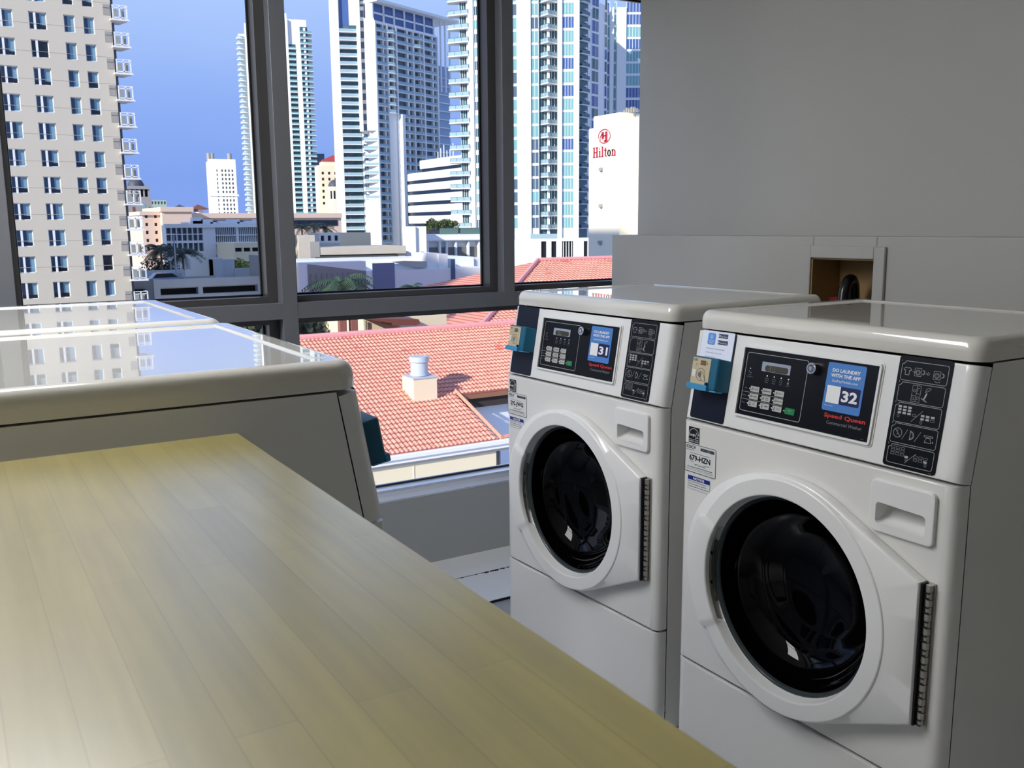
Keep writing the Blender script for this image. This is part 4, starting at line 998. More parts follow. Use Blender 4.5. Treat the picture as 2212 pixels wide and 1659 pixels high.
# G: big balcony tower behind the right mullion
G_ = Site('balcony_tower', 'white high-rise with stacked angular balconies and teal glass behind the right mullion', 'tower', 1017, 210, -34)
zf = lambda px, py, d=0: G_.z(px, py, d)-GZ
U = lambda px, py=250: G_.u(px, 0, py)
zt_ = zf(1150, -40); zpod = zf(1180, 515); FH = (zf(1200, 33)-zf(1200, 487+8))/16.0
m = MB(); m.box(0, 0, 0, U(1024), 20, zt_); m.box(U(1024), .5, 0, U(1036), 20, zt_)
m.box(U(1036), 0, 0, U(1107), 20, zt_); m.box(U(1107), .6, 0, U(1118), 20, zt_); m.box(U(1118), 0, 0, U(1147), 20, zt_); m.box(U(1147), .6, 0, U(1164), 20, zt_)
m.box(U(1164), 2.2, 0, U(1204), 20, zt_); m.box(U(1204), -.3, 0, U(1214), 20, zt_); m.box(U(1214), .4, 0, U(1240), 20, zt_); m.box(U(1240), -.3, 0, U(1251), 20, zt_)
G_.part(m, 'wall', e_white)
zb = [zf(1200, 495)+FH*k for k in range(0, 20)]
rnd = random.Random(11)
def wincol(S, x0, x1, y, nb, off, hh, mats, nm='window', n=20, prob=.3):
    for k in range(n):
        z = zb[0]+FH*k+off; q = MB(); m_ = mats[1] if rnd.random() < prob else mats[0]
        q.box(x0, y-.08, z, x1, y, z+hh); q.mi = 1; q.box(x0, y-.14, z+hh, x1, y, z+hh+.14)
        for j in range(nb+1): x = x0+(x1-x0)*j/nb; q.box(x-.05, y-.16, z, x+.05, y-.04, z+hh)
        S.part(q, nm, [m_, e_frame])
wincol(G_, U(1214.5), U(1239.5), .4, 4, .35, FH*.80, (e_gt, e_gb))
wincol(G_, U(1147.5), U(1163.5), .6, 2, .35, FH*.80, (e_gt, e_gg), 'narrow_window')
wincol(G_, U(1108), U(1117.5), .6, 1, .35, FH*.78, (e_gt, e_gg), 'side_window')
wincol(G_, U(1026), U(1034), .5, 2, .5, FH*.62, (e_gt, e_gt2), 'small_window')
def diamond(S, x0, x1, y, peak, nm, n, off=0, left=False):
    for k in range(n):
        z = zb[0]+FH*k+off; q = MB(); xm = (x0+x1)/2 if not left else x0
        P3 = [(x0, y), (x0, y-.4), (xm, y-peak), (x1, y-.4), (x1, y)] if not left else [(x0-2.6, y+2.2), (x0-2.6, y-.3), (x1-.6, y-peak), (x1, y-.4), (x1, y+2.2)]
        q.prism(P3, z-.02, z+.26)
        f = P3[1:4]
        for j in range(2):
            (xa, ya), (xb, yb) = f[j], f[j+1]
            q.mi = 1; q.quad((xa, ya+.06, z+.3), (xb, yb+.06, z+.3), (xb, yb+.06, z+1.15), (xa, ya+.06, z+1.15))
            q.mi = 2; q.prism([(xa, ya+.03), (xb, yb+.03), (xb, yb+.10), (xa, ya+.10)], z+1.15, z+1.22)
            for i in range(4): t = i/3; X, Y_ = xa+(xb-xa)*t, ya+(yb-ya)*t; q.box(X-.03, Y_, z+.26, X+.03, Y_+.06, z+1.15)
        S.part(q, nm, [e_white, e_rail, e_gt2])
x0, x1 = U(1165.5), U(1203.5)
m = MB(); m.quad((x0, 2.1, zpod), (x1, 2.1, zpod), (x1, 2.1, zt_), (x0, 2.1, zt_)); m.mi = 1
for k in range(20):
    for f0 in (.12, .3, .68, .86): m.box(x0+(x1-x0)*f0-.05, 1.9, zb[0]+FH*k, x0+(x1-x0)*f0+.05, 2.1, zb[0]+FH*(k+1))
m.box((x0+x1)/2-.35, .6, zpod, (x0+x1)/2+.35, 2.1, zt_)
G_.part(m, 'balcony_glazing', [e_gt2, e_white])
diamond(G_, x0, x1, 2.1, 3.4, 'balcony', 20)
xl0, xl1 = G_.u(994), G_.u(1014)
m = MB(); m.box(xl0, 2.2, zpod, 0, 16, zt_); m.mi = 1
for k in range(5): x = xl0+(-xl0)*k/4; m.box(x-.05, 2.1, zpod, x+.05, 2.2, zt_)
for k in range(20): z = zb[0]+FH*k; m.cyl((xl1-.2, 1.6), .45, z, z+FH, 2, 8) if k % 1 == 0 else None
G_.part(m, 'end_glazing', [e_gt2, e_white])
diamond(G_, xl0-.4, xl1+.6, 2.2, 2.4, 'end_balcony', 20, off=.6, left=True)
# shaded part and the wing behind
G2 = Site('recessed_wing', 'shaded blue recess of the high-rise between its two white piers', 'tower', 1250, 207, 22)
zf2 = lambda px, py, d=0: G2.z(px, py, d)-GZ
w_ = G2.u(1311)
m = MB(); m.box(0, 0, 0, w_, 12, zt_); G2.part(m, 'wall', e_white2)
V = lambda px: G2.u(px)
m = MB(); m.quad((V(1251), -.05, zpod), (V(1269), -.05, zpod), (V(1269), -.05, zt_), (V(1251), -.05, zt_)); G2.part(m, 'balcony_glazing', e_gt2)
for k in range(20):
    z = zb[0]+FH*k; q = MB(); q.box(V(1251), -.9, z, V(1268.5), 0, z+.22); q.mi = 1; q.quad((V(1251), -.85, z+.22), (V(1268), -.85, z+.22), (V(1268), -.85, z+1.15), (V(1251), -.85, z+1.15)); q.mi = 2; q.box(V(1259), -.5, z+1.6, V(1266), -.02, z+1.8); q.box(V(1264), -.3, z+1.0, V(1265.5), -.02, z+2.2)
    G2.part(q, 'balcony', [e_white, e_gg, e_white])
wincol(G2, V(1277), V(1291), .0, 2, .35, FH*.82, (e_gt2, e_gb))
wincol(G2, V(1309)-1.2, V(1309), .0, 1, .35, FH*.8, (e_gt2, e_gb), 'edge_window')
G3 = Site('rear_wing', 'white wing with a column of wide teal windows next to the room wall', 'tower', 1310, 214, -30)
w_ = G3.u(1420); X = lambda px: G3.u(px)
m = MB(); m.box(X(1309), .5, 0, X(1331), 14, zt_); m.box(X(1316), -.5, 0, X(1324), 1, zt_); m.box(X(1331), -.6, 0, X(1350), 14, zt_); m.box(X(1350), 0, 0, w_, 14, zt_); G3.part(m, 'wall', e_white)
wincol(G3, X(1351), X(1384), 0, 5, .35, FH*.80, (e_gt, e_gb))
wincol(G3, X(1309.5), X(1315.5), .5, 1, .35, FH*.8, (e_gt, e_gb), 'slot_window')
wincol(G3, X(1324.5), X(1330.5), .5, 1, .35, FH*.8, (e_gt, e_gb), 'slot_window')
adopt(G_, G2); adopt(G_, G3)
# podium
PD = Site('tower_podium', 'white podium with tall dark slots at the foot of the balcony tower', 'building', 1128, 190, -34)
zq = lambda px, py: PD.z(px, py)-GZ
z1 = zq(1180, 515); w_ = PD.u(1275, 0, 540)
q = lambda a: PD.u(a, 0, 540)
cs = [(q(1169), q(1180)), (q(1191), q(1201.5)), (q(1214), q(1238)), (q(1261), q(1269))]; za, zb2 = 0, zq(1200, 521)
m = MB(); holes(m, 0, w_, 0, z1, cs, [(zq(1200, 575), zb2)], dep=.8); shell(m, 0, w_, 0, z1, 0, 8); PD.part(m, 'wall', e_white)
m = MB(); m.quad((0, .7, 0), (w_, .7, 0), (w_, .7, z1-.2), (0, .7, z1-.2)); PD.part(m, 'slot_glass', e_gk)
for k in range(4): x = q(1214)+(q(1238)-q(1214))*(k+.5)/4; PD.part(MB().box(x-.08, .4, 0, x+.08, .7, zb2), 'slot_bar', e_white)
m = MB(); m.box(-6.5, 2, 0, 0, 10, z1-.3); PD.part(m, 'grey_end', e_concd)
m = MB(); m.box(q(1146), -.1, z1, q(1204), -.02, z1+1.1); PD.part(m, 'terrace_railing', e_rail)

# hotel with its sign
HT = Site('hotel_building', 'cream white hotel tower with a red emblem and name sign near the room wall', 'hotel', 1281, 150, -90)
zf = lambda px, py, d=0: HT.z(px, py, d)-GZ
HU = lambda px, py=300: HT.u(px, 0, py)
e_hot = mat('hotel_render', (246, 238, 216), .85)
wA = HU(1340); w0 = HU(1272.5)
zt_ = zf(1310, 247.5)
m = MB(); m.box(0, 0, 0, wA, 8, zt_); m.box(w0, 0, 0, 0, 8, zf(1276, 278)); HT.part(m, 'wall', e_hot)
m = MB(); m.box(wA-5.2, -3.9, 0, wA+14, 0, zt_-.9) if False else m.box(wA, 3.6, 0, wA+14, 12, zt_-.3); HT.part(m, 'side_wing', e_hot)
m = MB(); m.box(wA+2.4, 3.4, zt_-1.5, wA+6, 3.7, zt_-.3); HT.part(m, 'side_opening', e_lou)
m = MB(); 
for k in range(5): m.box(wA*.8+k*.7, 2, zt_, wA*.8+k*.7+.35, 3, zt_+.7+.3*(k % 2))
HT.part(m, 'rooftop_plant', e_lou)
for px, py in ((1300, 366), (1299.5, 445), (1298, 524)):
    u_, z_ = HT.uz(px, py); q = MB().box(u_-.38, -.5, z_-GZ-.3, u_+.38, 0, z_-GZ+.35); q.box(u_-.1, -.3, z_-GZ-.5, u_+.1, 0, z_-GZ-.3); HT.part(q, 'wall_lamp', e_lou)
SG = MB(HT.e.matrix_world*0 if False else None)
e_sign = mat('sign_red', (176, 34, 56), .5)
k_ = (HU(1331, 326)-HU(1281, 326))   # sign width in metres
zB = zf(1306, 338.5); zT = zf(1306, 316); cu_, cz = HU(1306, 294), zf(1306, 294)
SM = Matrix(((1, 0, 0, 0), (0, 0, -1, 0), (0, 1, 0, 0), (0, 0, 0, 1)))
m = MB(SM)
hT = (zT-zB); x = HU(1281, 326); W = k_; f = .12
def seg(x0, y0, x1, y1): m.rr(x+W*x0, zB+hT*y0, x+W*x1, zB+hT*y1, .01, .02, f, 2)
def serif(x0, x1, y): seg(x0, y-.0, x1, y+.07)
# H
seg(.035, 0, .085, .97); seg(.165, 0, .215, .97); seg(.07, .45, .18, .54)
for a_ in (.01, .14): serif(a_, a_+.10, 0); serif(a_, a_+.10, .93)
# i
seg(.285, 0, .330, .62); serif(.26, .355, 0); seg(.265, .56, .330, .62); m.disc(x+W*.306, zB+hT*.80, hT*.08, f)
# l
seg(.405, 0, .450, 1.0); serif(.38, .475, 0); seg(.385, .94, .450, 1.0)
# t
seg(.535, .06, .580, .85); seg(.495, .58, .625, .64); seg(.55, 0, .625, .07)
# o
for k in range(2): m.loft([[(x+W*(.715+rx*math.cos(2*PI*j/28)), zB+hT*(.31+ry*math.sin(2*PI*j/28)), f) for j in range(28)] for rx, ry in ((.075, .33), (.032, .24))])
# n
seg(.835, 0, .880, .62); seg(.935, 0, .980, .48); serif(.81, .905, 0); serif(.91, 1.0, 0); seg(.81, .56, .88, .62)
m.loft([[(x+W*(.905+rx*math.cos(a_)), zB+hT*(.42+ry*math.sin(a_)), f) for a_ in [PI*j/14 for j in range(15)]] for rx, ry in ((.075, .22), (.030, .12))], closed=False)
HT.part(m, 'name_sign', e_sign)
m = MB(SM); r = (zf(1306, 278.5)-zf(1306, 310))/2; c = (cu_, (zf(1306, 278.5)+zf(1306, 310))/2); sx_ = 1.0
ru = (HU(1319.5, 294)-HU(1292.5, 294))/2
def arc(rx, ry, t, a0, a1, ox=0, oy=0, n=24): m.loft([[(c[0]+ox+(rx-q)*math.cos(a_), c[1]+oy+(ry-q)*math.sin(a_), f) for a_ in [a0+(a1-a0)*j/n for j in range(n+1)]] for q in (0, t)], closed=False)
t_ = r*.13
arc(ru, r, t_, math.radians(-150), math.radians(195))
arc(ru*.62, r*.62, t_, math.radians(100), math.radians(215), ox=-ru*.10, oy=-r*.25)
def bar(x0, y0, x1, y1): m.rr(c[0]+ru*x0, c[1]+r*y0, c[0]+ru*x1, c[1]+r*y1, .01, .02, f, 2)
bar(-.42, -.35, -.08, .62); bar(.14, -.75, .48, .62); bar(-.2, -.02, .25, .14); bar(-.05, -.75, .3, -.55)
HT.part(m, 'emblem_sign', e_sign)

NB = empty('unseen_shade_tower', (-38, 49, GZ)); tag(NB, 'plain pale tower added out of view to shade the low white building', 'tower')  # unseen block, added only to cast shade on the low white building
m = MB(); m.box(-8, 5.6, 0, 8, 9.6, 27.5-GZ); m.box(-8, -10, 0, 8, 5.6, 33.5-GZ); m.build('wall', e_white2, NB)
for k in range(14):
    q = MB(); q.box(-8.05, -9.5, 6+3.4*k, 8.05, 5.2, 7.6+3.4*k); q.build('window_band', e_gg, NB)
# ------------------------------------------------ low buildings and roofs
def zb_(S, px, py, d=0): return S.z(px, py, d)-GZ
# parking deck in the shade
K = Site('parking_deck', 'grey concrete parking deck with long dark openings below the office block', 'parking deck', 292, 104, 0)
f = lambda px, py, d=0: K.z(px, py, d)-GZ
w_ = K.u(600, 0, 620); xc = K.u(338, 0, 620)
zt_ = f(420, 601.5); zo1, zo0 = f(450, 618), f(450, 634)
o = [(K.u(345, 0, 620), K.u(428, 0, 620)), (K.u(438, 0, 620), K.u(557, 0, 620))]
m = MB(); holes(m, xc, w_, 0, zt_, o, [(zo0, zo1)], dep=1.2); m.quad((xc, 0, 0), (xc-5, 7, 0), (xc-5, 7, zt_), (xc, 0, zt_)); m.box(xc, .3, zt_-1.0, w_, .5, zt_-.02)
m.box(xc-.3, -.15, 0, xc+.35, .1, zt_+.05); m.quad((xc, .5, zt_-1.0), (w_, .5, zt_-1.0), (w_, 20, zt_-1.0), (xc-5, 20, zt_-1.0))
K.part(m, 'wall', e_concd)
m = MB()
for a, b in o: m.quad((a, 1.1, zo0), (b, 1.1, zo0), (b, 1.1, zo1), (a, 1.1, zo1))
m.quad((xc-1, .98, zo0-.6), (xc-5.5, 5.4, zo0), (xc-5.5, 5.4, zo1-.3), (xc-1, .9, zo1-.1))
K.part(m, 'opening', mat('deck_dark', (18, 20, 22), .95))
m = MB(); zz = zt_-1.0; m.box(xc-4.8, 19, zz, w_-6, 19.4, zz+1.2); x0, x1 = K.u(440, 17), K.u(488, 17); m.box(x0, 16, zz, x0+1, 19, f(440, 559, 16)); m.box(x0, 17, zz, x1, 19.5, f(460, 561, 17)); m.box(K.u(488, 16), 16, zz, K.u(535, 16), 16.4, zz+1.3)
K.part(m, 'parapet', e_concd)
m = MB(); x0 = K.u(371, 6); m.box(x0, 5.6, zz, x0+3.6, 6, zz+.95); m.box(K.u(337, 8), 8, zz, K.u(370, 8), 8.3, zz+1.3); m.box(K.u(541, 10), 9, zz, K.u(556, 10), 14, f(548, 552, 10)); K.part(m, 'low_wall', e_conc)
def car(px, Y, z, rgb, label, L_=4.4, head=0):
    p = at(px, 590, Y); t = empty('car', (p.x, Y, z), head); tag(t, label, 'car')
    m = MB(); m.loft([[(x, y, zz_) for x, zz_ in ((-L_/2, .3), (-L_/2, .75), (-L_*.32, .85), (-L_*.2, 1.4), (L_*.2, 1.42), (L_*.36, .9), (L_/2, .75), (L_/2, .3))] for y in (-.85, -.8, .8, .85)], True, True)
    m.build('body', mat(label.split()[0]+'_car_paint', rgb, .3, coat=.5), t)
    m = MB(); m.loft([[(x, y, zz_) for x, zz_ in ((-L_*.29, .88), (-L_*.19, 1.34), (L_*.19, 1.36), (L_*.33, .92))] for y in (-.87, .87)], True, True); m.build('window_glass', e_gk, t)
    for x in (-L_*.3, L_*.3):
        for y in (-.8, .8): MB().cyl((x, .32), .32, y-.1, y+.1, 1, 14).build('wheel', mat('tyre', (20, 20, 20), .8), t)
car(352, 111, zz+GZ, (150, 160, 182), 'silver blue car parked on the top of the grey deck')
def lamp_post(px, pyt, pyb, Y, label, arm=.8):
    a, b = at(px, pyt, Y), at(px, pyb, Y)
    t = empty('lamp_post', (a.x, Y, b.z)); tag(t, label, 'lamp post')
    h = a.z-b.z
    MB().cyl((0, 0), .11, 0, h, 2, 8, r2=.07).build('pole', mat('pole_grey', (170, 176, 184), .5), t); MB().box(-arm, -.1, h, arm*.2, .1, h+.12).build('lamp_head', e_frame, t)
lamp_post(375, 507, 592, 114, 'tall grey lamp post in front of the palm and office block')
lamp_post(368, 563, 585, 128, 'short white lamp post beside the palm trees')
# cream garage seen left of the mullion
S = block('cream_garage', 'cream parking structure with slotted openings left of the thick mullion', 'building', 503, 524, 580, 584, 138, 10, e_cream, wins=(4, 2, .8, .28), wm=e_dk, wdep=.6)

# trees ----------------------------------------------------------------
def blob_tree(x, y, z, h, r, label, rgb, name='leafy_tree', group=None, sq=.8, trunk=True, n=1100, sx=1):
    t = empty(name, (x, y, z)); tag(t, label, 'tree', group)
    rn = random.Random(int(abs(x*7+y*13)*10)); m = MB(); c = [(rn.uniform(-.5, .5)*r*sx, rn.uniform(-.5, .5)*r, h-r*sq+rn.uniform(-.3, .3)*r, rn.uniform(.45, .7)*r) for _ in range(9)]
    ls = min(r*.13, .2)
    for i in range(n):
        q = rn.choice(c); d = Vector((rn.gauss(0, 1), rn.gauss(0, 1), rn.gauss(0, 1))).normalized()*q[3]*rn.uniform(.75, 1.05)
        p = Vector(q[:3]) + Vector((d.x*sx, d.y, d.z*sq)); a = Vector((rn.gauss(0, 1), rn.gauss(0, 1), rn.gauss(0, 1))).normalized(); b2 = a.orthogonal().normalized(); c2 = a.cross(b2)
        s_ = ls*rn.uniform(.6, 1.3); m.mi = rn.choice((0, 0, 1)); m.quad(p+b2*s_, p+c2*s_*.6, p-b2*s_, p-c2*s_*.6)
    m.build('foliage', [mat('leaf_'+label.split()[0], rgb, .8), mat('leaf_light_'+label.split()[0], tuple(min(255, int(v*1.35)) for v in rgb), .8)], t)
    if trunk: MB().cyl((0, 0), r*.07, 0, h-r*sq, 2, 8, r2=r*.05).build('trunk', mat('bark', (96, 80, 64), .9), t)
def palm(px, py, Y, z, label, fr=3.2, nf=22, rgb=(58, 84, 60), group=None):
    p = at(px, py, Y); t = empty('palm_tree', (p.x, Y, z)); tag(t, label, 'palm', group); h = p.z-z
    MB().tube([(0, 0, 0), (.1, 0, h*.5), (0, 0, h)], .22, 8, .13).build('trunk', mat('palm_bark', (120, 106, 88), .9), t)
    rn = random.Random(int(px*3+Y)); m = MB()
    for k in range(nf):
        a_ = 2*PI*k/nf+rn.uniform(-.2, .2); el = rn.uniform(-.1, 1.1); L_ = fr*rn.uniform(.8, 1.1); pts = []
        for j in range(7):
            s_ = j/6; rr_ = L_*s_*math.cos(el*(1-s_*.4)); zz_ = L_*s_*math.sin(el)-L_*.75*s_*s_
            pts.append(Vector((math.cos(a_)*rr_, math.sin(a_)*rr_, h+zz_)))
        sd_ = Vector((-math.sin(a_), math.cos(a_), 0))
        for j in range(6):
            for q_ in range(3):
                b0_ = pts[j].lerp(pts[j+1], q_/3); d_ = (pts[j+1]-pts[j]).normalized(); wl = fr*.26*(1-abs(j/6-.4)*.9)
                for sg in (-1, 1):
                    tip = b0_+sd_*sg*wl+d_*wl*.5+Vector((0, 0, -wl*.45)); m.face([m.P(b0_), m.P(b0_+d_*fr*.05), m.P(tip)])
    m.build('frond', mat('palm_'+str(rgb[1]), rgb, .7), t)
palm(347, 538, 127, GZ, 'dark palm left of the lamp post beyond the parking deck', 2.9, 30, (44, 62, 48))
palm(394, 548, 130, GZ, 'dark palm right of the lamp post beyond the parking deck', 3.0, 30, (50, 66, 50))
p = at(347, 585, 134); blob_tree(p.x, 134, GZ, p.z-GZ+2.4, 2.6, 'dark bushy tree under the palms beyond the parking deck', (38, 52, 36))
p = at(511, 588, 131); blob_tree(p.x, 131, GZ, p.z-GZ+2.0, 1.7, 'yellowgreen shrub in front of the cream parking structure', (130, 138, 74), 'garden_shrub')
p = at(552, 590, 131); blob_tree(p.x, 131, GZ, p.z-GZ+1.8, 1.7, 'lime shrub beside the concrete stair tower', (140, 150, 84), 'garden_shrub')

# beige parking structure and white buildings in the middle pane
S = Site('beige_garage', 'weathered beige concrete parking structure with one long dark slot', 'parking deck', 643, 98, -6)
f = lambda px, py, d=0: S.z(px, py, d)-GZ
w_ = S.u(877, 0, 540); xt = S.u(681, 0, 540)
m = MB(); m.box(0, 0, 0, xt, 9, f(660, 508)); m.box(xt, 0, f(760, 551)*0+f(760, 549.5), w_, 8, f(760, 533)); m.box(xt, 1, 0, w_, 8, f(760, 552.5)); m.box(xt-1, 6, 0, w_-6, 14, f(740, 524, 6)); m.box(w_-.8, .3, 0, w_, 8, f(870, 532)); S.part(m, 'wall', mat('weathered_beige', (198, 188, 172), .9, noise=(.6, .14)))
m = MB().box(xt+.5, .9, f(760, 552), w_-1.2, 1.05, f(760, 549)); S.part(m, 'slot', e_dk)
m = MB().box(S.u(657), -.05, f(667, 556), S.u(678), 0, f(667, 522)); S.part(m, 'louver', e_lou)
S2 = block('penthouse_kiosk', 'small white rooftop house with a dark doorway on the beige structure', 'building', 688, 503, 734, 526, 112, 4, e_white, wins=(3, 1, .5, .5), wm=e_dk)
m = MB(); m.box(S2.w, 0, 0, S2.w+4.2, 5, S2.z1); S2.part(m, 'beige_annex', e_cream)
S = Site('white_stair_tower', 'tall white blocky stair tower in front of the condominium tower base', 'building', 877, 100, -20)
f = lambda px, py, d=0: S.z(px, py, d)-GZ
m = MB(); x1 = S.u(922, 0, 520); m.box(0, 0, 0, x1*.46, 6, f(880, 489)); m.box(x1*.46, .4, 0, x1, 6, f(900, 489)); S.part(m, 'wall', e_white)
m = MB()
for px_, py_ in ((896, 547), (912, 546)): u_, z_ = S.uz(px_, py_); m.box(u_-.15, -.2, z_-GZ-.15, u_+.15, .4, z_-GZ+.15)
S.part(m, 'wall_lamp', e_lou)
PG = Site('terrace_garage', 'white open-framed garage with dark louvers and a planted roof terrace', 'parking deck', 922, 104, -6)
f = lambda px, py, d=0: PG.z(px, py, d)-GZ
X = lambda px: PG.u(px, 0, 540)
w_ = X(1050)
cs = [(X(926.5), X(949)), (X(953), X(964)), (X(968), X(984)), (X(987.5), X(1011)), (X(1014.5), X(1034)), (X(1037), w_-.5)]
m = MB(); holes(m, 0, w_, 0, f(980, 506), cs, [(f(980, 557), f(980, 521))], dep=.7); shell(m, 0, w_, 0, f(980, 506), 0, .7); m.box(0, 1, 0, w_, 9, f(980, 556)); m.box(-.2, -.3, f(980, 519), w_, 0, f(980, 516)); m.box(0, .7, f(980, 507), w_, 9, f(980, 506)); PG.part(m, 'frame_wall', e_white)
for a, b in cs: q = MB().box(a, .45, f(980, 557), b, .7, f(980, 534)); PG.part(q, 'louver', mat('louver_dark', (110, 110, 108), .8))
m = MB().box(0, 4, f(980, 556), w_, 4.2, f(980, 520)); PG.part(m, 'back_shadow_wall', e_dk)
m = MB().box(X(955), .6, f(980, 506), X(994), .7, f(980, 506)+.75); m.box(X(1000), .6, f(980, 506), w_, .7, f(980, 506)+.8); PG.part(m, 'terrace_railing', mat('railing_green', (92, 120, 112), .5))
for i, px_ in enumerate((926, 938, 951, 964, 978)):
    p = at(px_, 503, 107); blob_tree(p.x, 107, at(950, 507, 107).z, 2.0+.3*(i % 2), 1.0, 'olive terrace tree on the white garage roof', (74, 88, 50), 'terrace_tree', group='terrace trees on the garage roof', n=500, sx=.6)
WH = Site('white_low_building', 'long low white building with a grey glazed wall at its left end', 'building', 641, 84, -4)
f = lambda px, py, d=0: WH.z(px, py, d)-GZ
X = lambda px, py=600: WH.u(px, 0, py)
zt_ = f(800, 572); w_ = X(1060)
m = MB(); m.box(0, 0, 0, X(791), 10, f(720, 566)); m.box(X(791), 0, 0, w_, 10, f(950, 581)); m.box(0, 4, 0, w_, 11, f(800, 560, 4)); S_ = WH.part(m, 'wall', e_white)
m = MB(); x0, x1 = X(665), X(791); zz0, zz1 = f(720, 640), f(720, 576)
m.quad((x0, -.06, zz0), (x1, -.06, zz0), (x1, -.06, zz1-.5), (x0, -.06, zz1+.3)); WH.part(m, 'glazed_wall', mat('grey_glazing', (134, 136, 134), .2, spec=.6))
for k in range(11): x = x0+(x1-x0)*(k+.5)/11; q = MB().box(x-.03, -.12, zz0, x+.03, -.06, zz1-.6); WH.part(q, 'glazing_bar', mat('bar_grey', (116, 118, 118), .5))
m = MB().box(X(805), -.12, 0, X(852), 0, f(830, 568)); WH.part(m, 'navy_panel', mat('navy_panel', (110, 122, 150), .5))
m = MB(); m.box(X(974), -.08, 0, X(983), 0, f(978, 560)); WH.part(m, 'navy_strip', mat('navy_strip', (70, 90, 120), .5))
m = MB(); m.box(X(930), 1, 0, X(955), 5, f(940, 547)); m.box(X(955), .7, 0, X(974), 5, f(960, 549)); m.box(X(984), 1.2, 0, X(995), 4, f(990, 560)); WH.part(m, 'roof_block', e_white)
m = MB(); m.box(X(853), 1.0, 0, X(930), 6, f(900, 570)); m.mi = 1; m.prism([(X(853), f(860, 566)), (X(905), f(905, 578)), (X(928), f(925, 578)), (X(928), f(925, 565)), (X(880), f(880, 564))], .6, .9, 1); WH.part(m, 'roof_slope', [e_white, e_conc])
palm(738, 614, 60, GZ, 'green palm in front of the grey glazed wall', 2.9, 26, (58, 82, 58))
palm(893, 621, 55, GZ, 'small dark palm crown just above the transom', 1.3, 20, (44, 68, 48))
p = at(668, 712, 47); blob_tree(p.x, 51, GZ, p.z-GZ+1.6, 3.6, 'shadowed dark tree behind the ridge of the near tiled roof', (40, 48, 36), n=7000, sx=.72)
p = at(560, 722, 44); blob_tree(p.x, 44, GZ, p.z-GZ+1.6, 2.5, 'deepgreen tree seen low between mullion and machines', (46, 56, 40), n=5000)
for i, (px_, Y) in enumerate(((652, 140), (678, 146), (702, 140))):
    palm(px_, 492-(i % 2)*4, Y, GZ, 'thin palm before the peach building right of the thick mullion', 2.3, 18, (96, 100, 74), group='thin palms before the peach building')
# tiled roofs ------------------------------------------------------------
m_tile = mat('roof_tile', (236, 150, 128), .75)
nt = m_tile.node_tree; N = nt.nodes; L = nt.links; b = N['Principled BSDF']
tc = N.new('ShaderNodeTexCoord'); n1 = N.new('ShaderNodeTexNoise'); n1.inputs['Scale'].default_value = 6; n1.inputs['Detail'].default_value = 2; L.new(tc.outputs['Object'], n1.inputs['Vector'])
n2 = N.new('ShaderNodeTexNoise'); n2.inputs['Scale'].default_value = .9; n2.inputs['Detail'].default_value = 3; L.new(tc.outputs['Object'], n2.inputs['Vector'])
r1_ = N.new('ShaderNodeValToRGB'); c_ = r1_.color_ramp; c_.elements[0].position = .3; c_.elements[0].color = lin((220, 142, 120)); c_.elements[1].position = .7; c_.elements[1].color = lin((244, 180, 150)); e = c_.elements.new(.5); e.color = lin((236, 160, 138)); L.new(n1.outputs['Fac'], r1_.inputs[0])
mr_ = N.new('ShaderNodeMapRange'); mr_.inputs[1].default_value = .66; mr_.inputs[2].default_value = .72; L.new(n2.outputs['Fac'], mr_.inputs[0])
mx_ = N.new('ShaderNodeMix'); mx_.data_type = 'RGBA'; L.new(mr_.outputs[0], mx_.inputs[0]); L.new(r1_.outputs[0], mx_.inputs[6]); mx_.inputs[7].default_value = lin((226, 112, 98)); L.new(mx_.outputs[2], b.inputs['Base Color'])
def tiles(m, x0, x1, y0, y1, z0, s, pitch, row, clip=None, amp=.036, step=.045, res=6):
    """barrel tiles on a slope that rises with y; clip(x, y) tells where there is roof"""
    L_ = math.hypot(1, s); nr = int((y1-y0)*L_/row); nc = int((x1-x0)/pitch)
    for r in range(nr):
        ya = y0+(y1-y0)*r/nr; yb = y0+(y1-y0)*(r+1)/nr+.03
        xs = []
        for c in range(nc):
            xm = x0+(c+.5)*pitch
            if clip and not clip(xm, (ya+yb)/2): xs.append(None); continue
            xs.append(c)
        for c in xs:
            if c is None: continue
            A_ = []; B2 = []
            for k in range(res+1):
                t = k/res; x = x0+(c+t)*pitch; hgt = amp*(math.sin(PI*min(1, t/.62)) if t < .62 else -.35*math.sin(PI*(t-.62)/.38))
                A_.append(m.P((x, ya, z0+(ya-y0)*s+hgt+step))); B2.append(m.P((x, yb, z0+(yb-y0)*s+hgt)))
            for k in range(res): m.face((A_[k], A_[k+1], B2[k+1], B2[k]))
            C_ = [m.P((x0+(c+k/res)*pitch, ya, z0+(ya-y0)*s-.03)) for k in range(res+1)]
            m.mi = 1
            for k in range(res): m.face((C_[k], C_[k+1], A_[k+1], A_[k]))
            m.mi = 0
RX0, RX1, RXc, RYe, RYu, RYr, RZ, RS = 9.0, 32.0, 16.66, 28.0, 31.25, 36.75, -6.36, .35
RH = empty('tiled_roof_house', (RX0, RYe, GZ)); tag(RH, 'cream house with the big salmon tiled roof just below the window', 'house')
def RP(mb, name, mats, **k):
    o = mb.build(name, mats, None, **k); o.data.transform(Matrix.Translation((-RX0, -RYe, -GZ))); o.parent = RH; return o
m = MB(); tiles(m, RX0, RXc, RYe, RYu, RZ, RS, .172, .30); tiles(m, RX0, RX1, RYu, RYr, RZ+(RYu-RYe)*RS, RS, .172, .30)
m_joint_shade = mat('tile_joint_shade', (168, 102, 88), .9)  # riser joints between tile rows, with the row shadow line put into their colour
RP(m, 'roof_tiles', [m_tile, m_joint_shade])
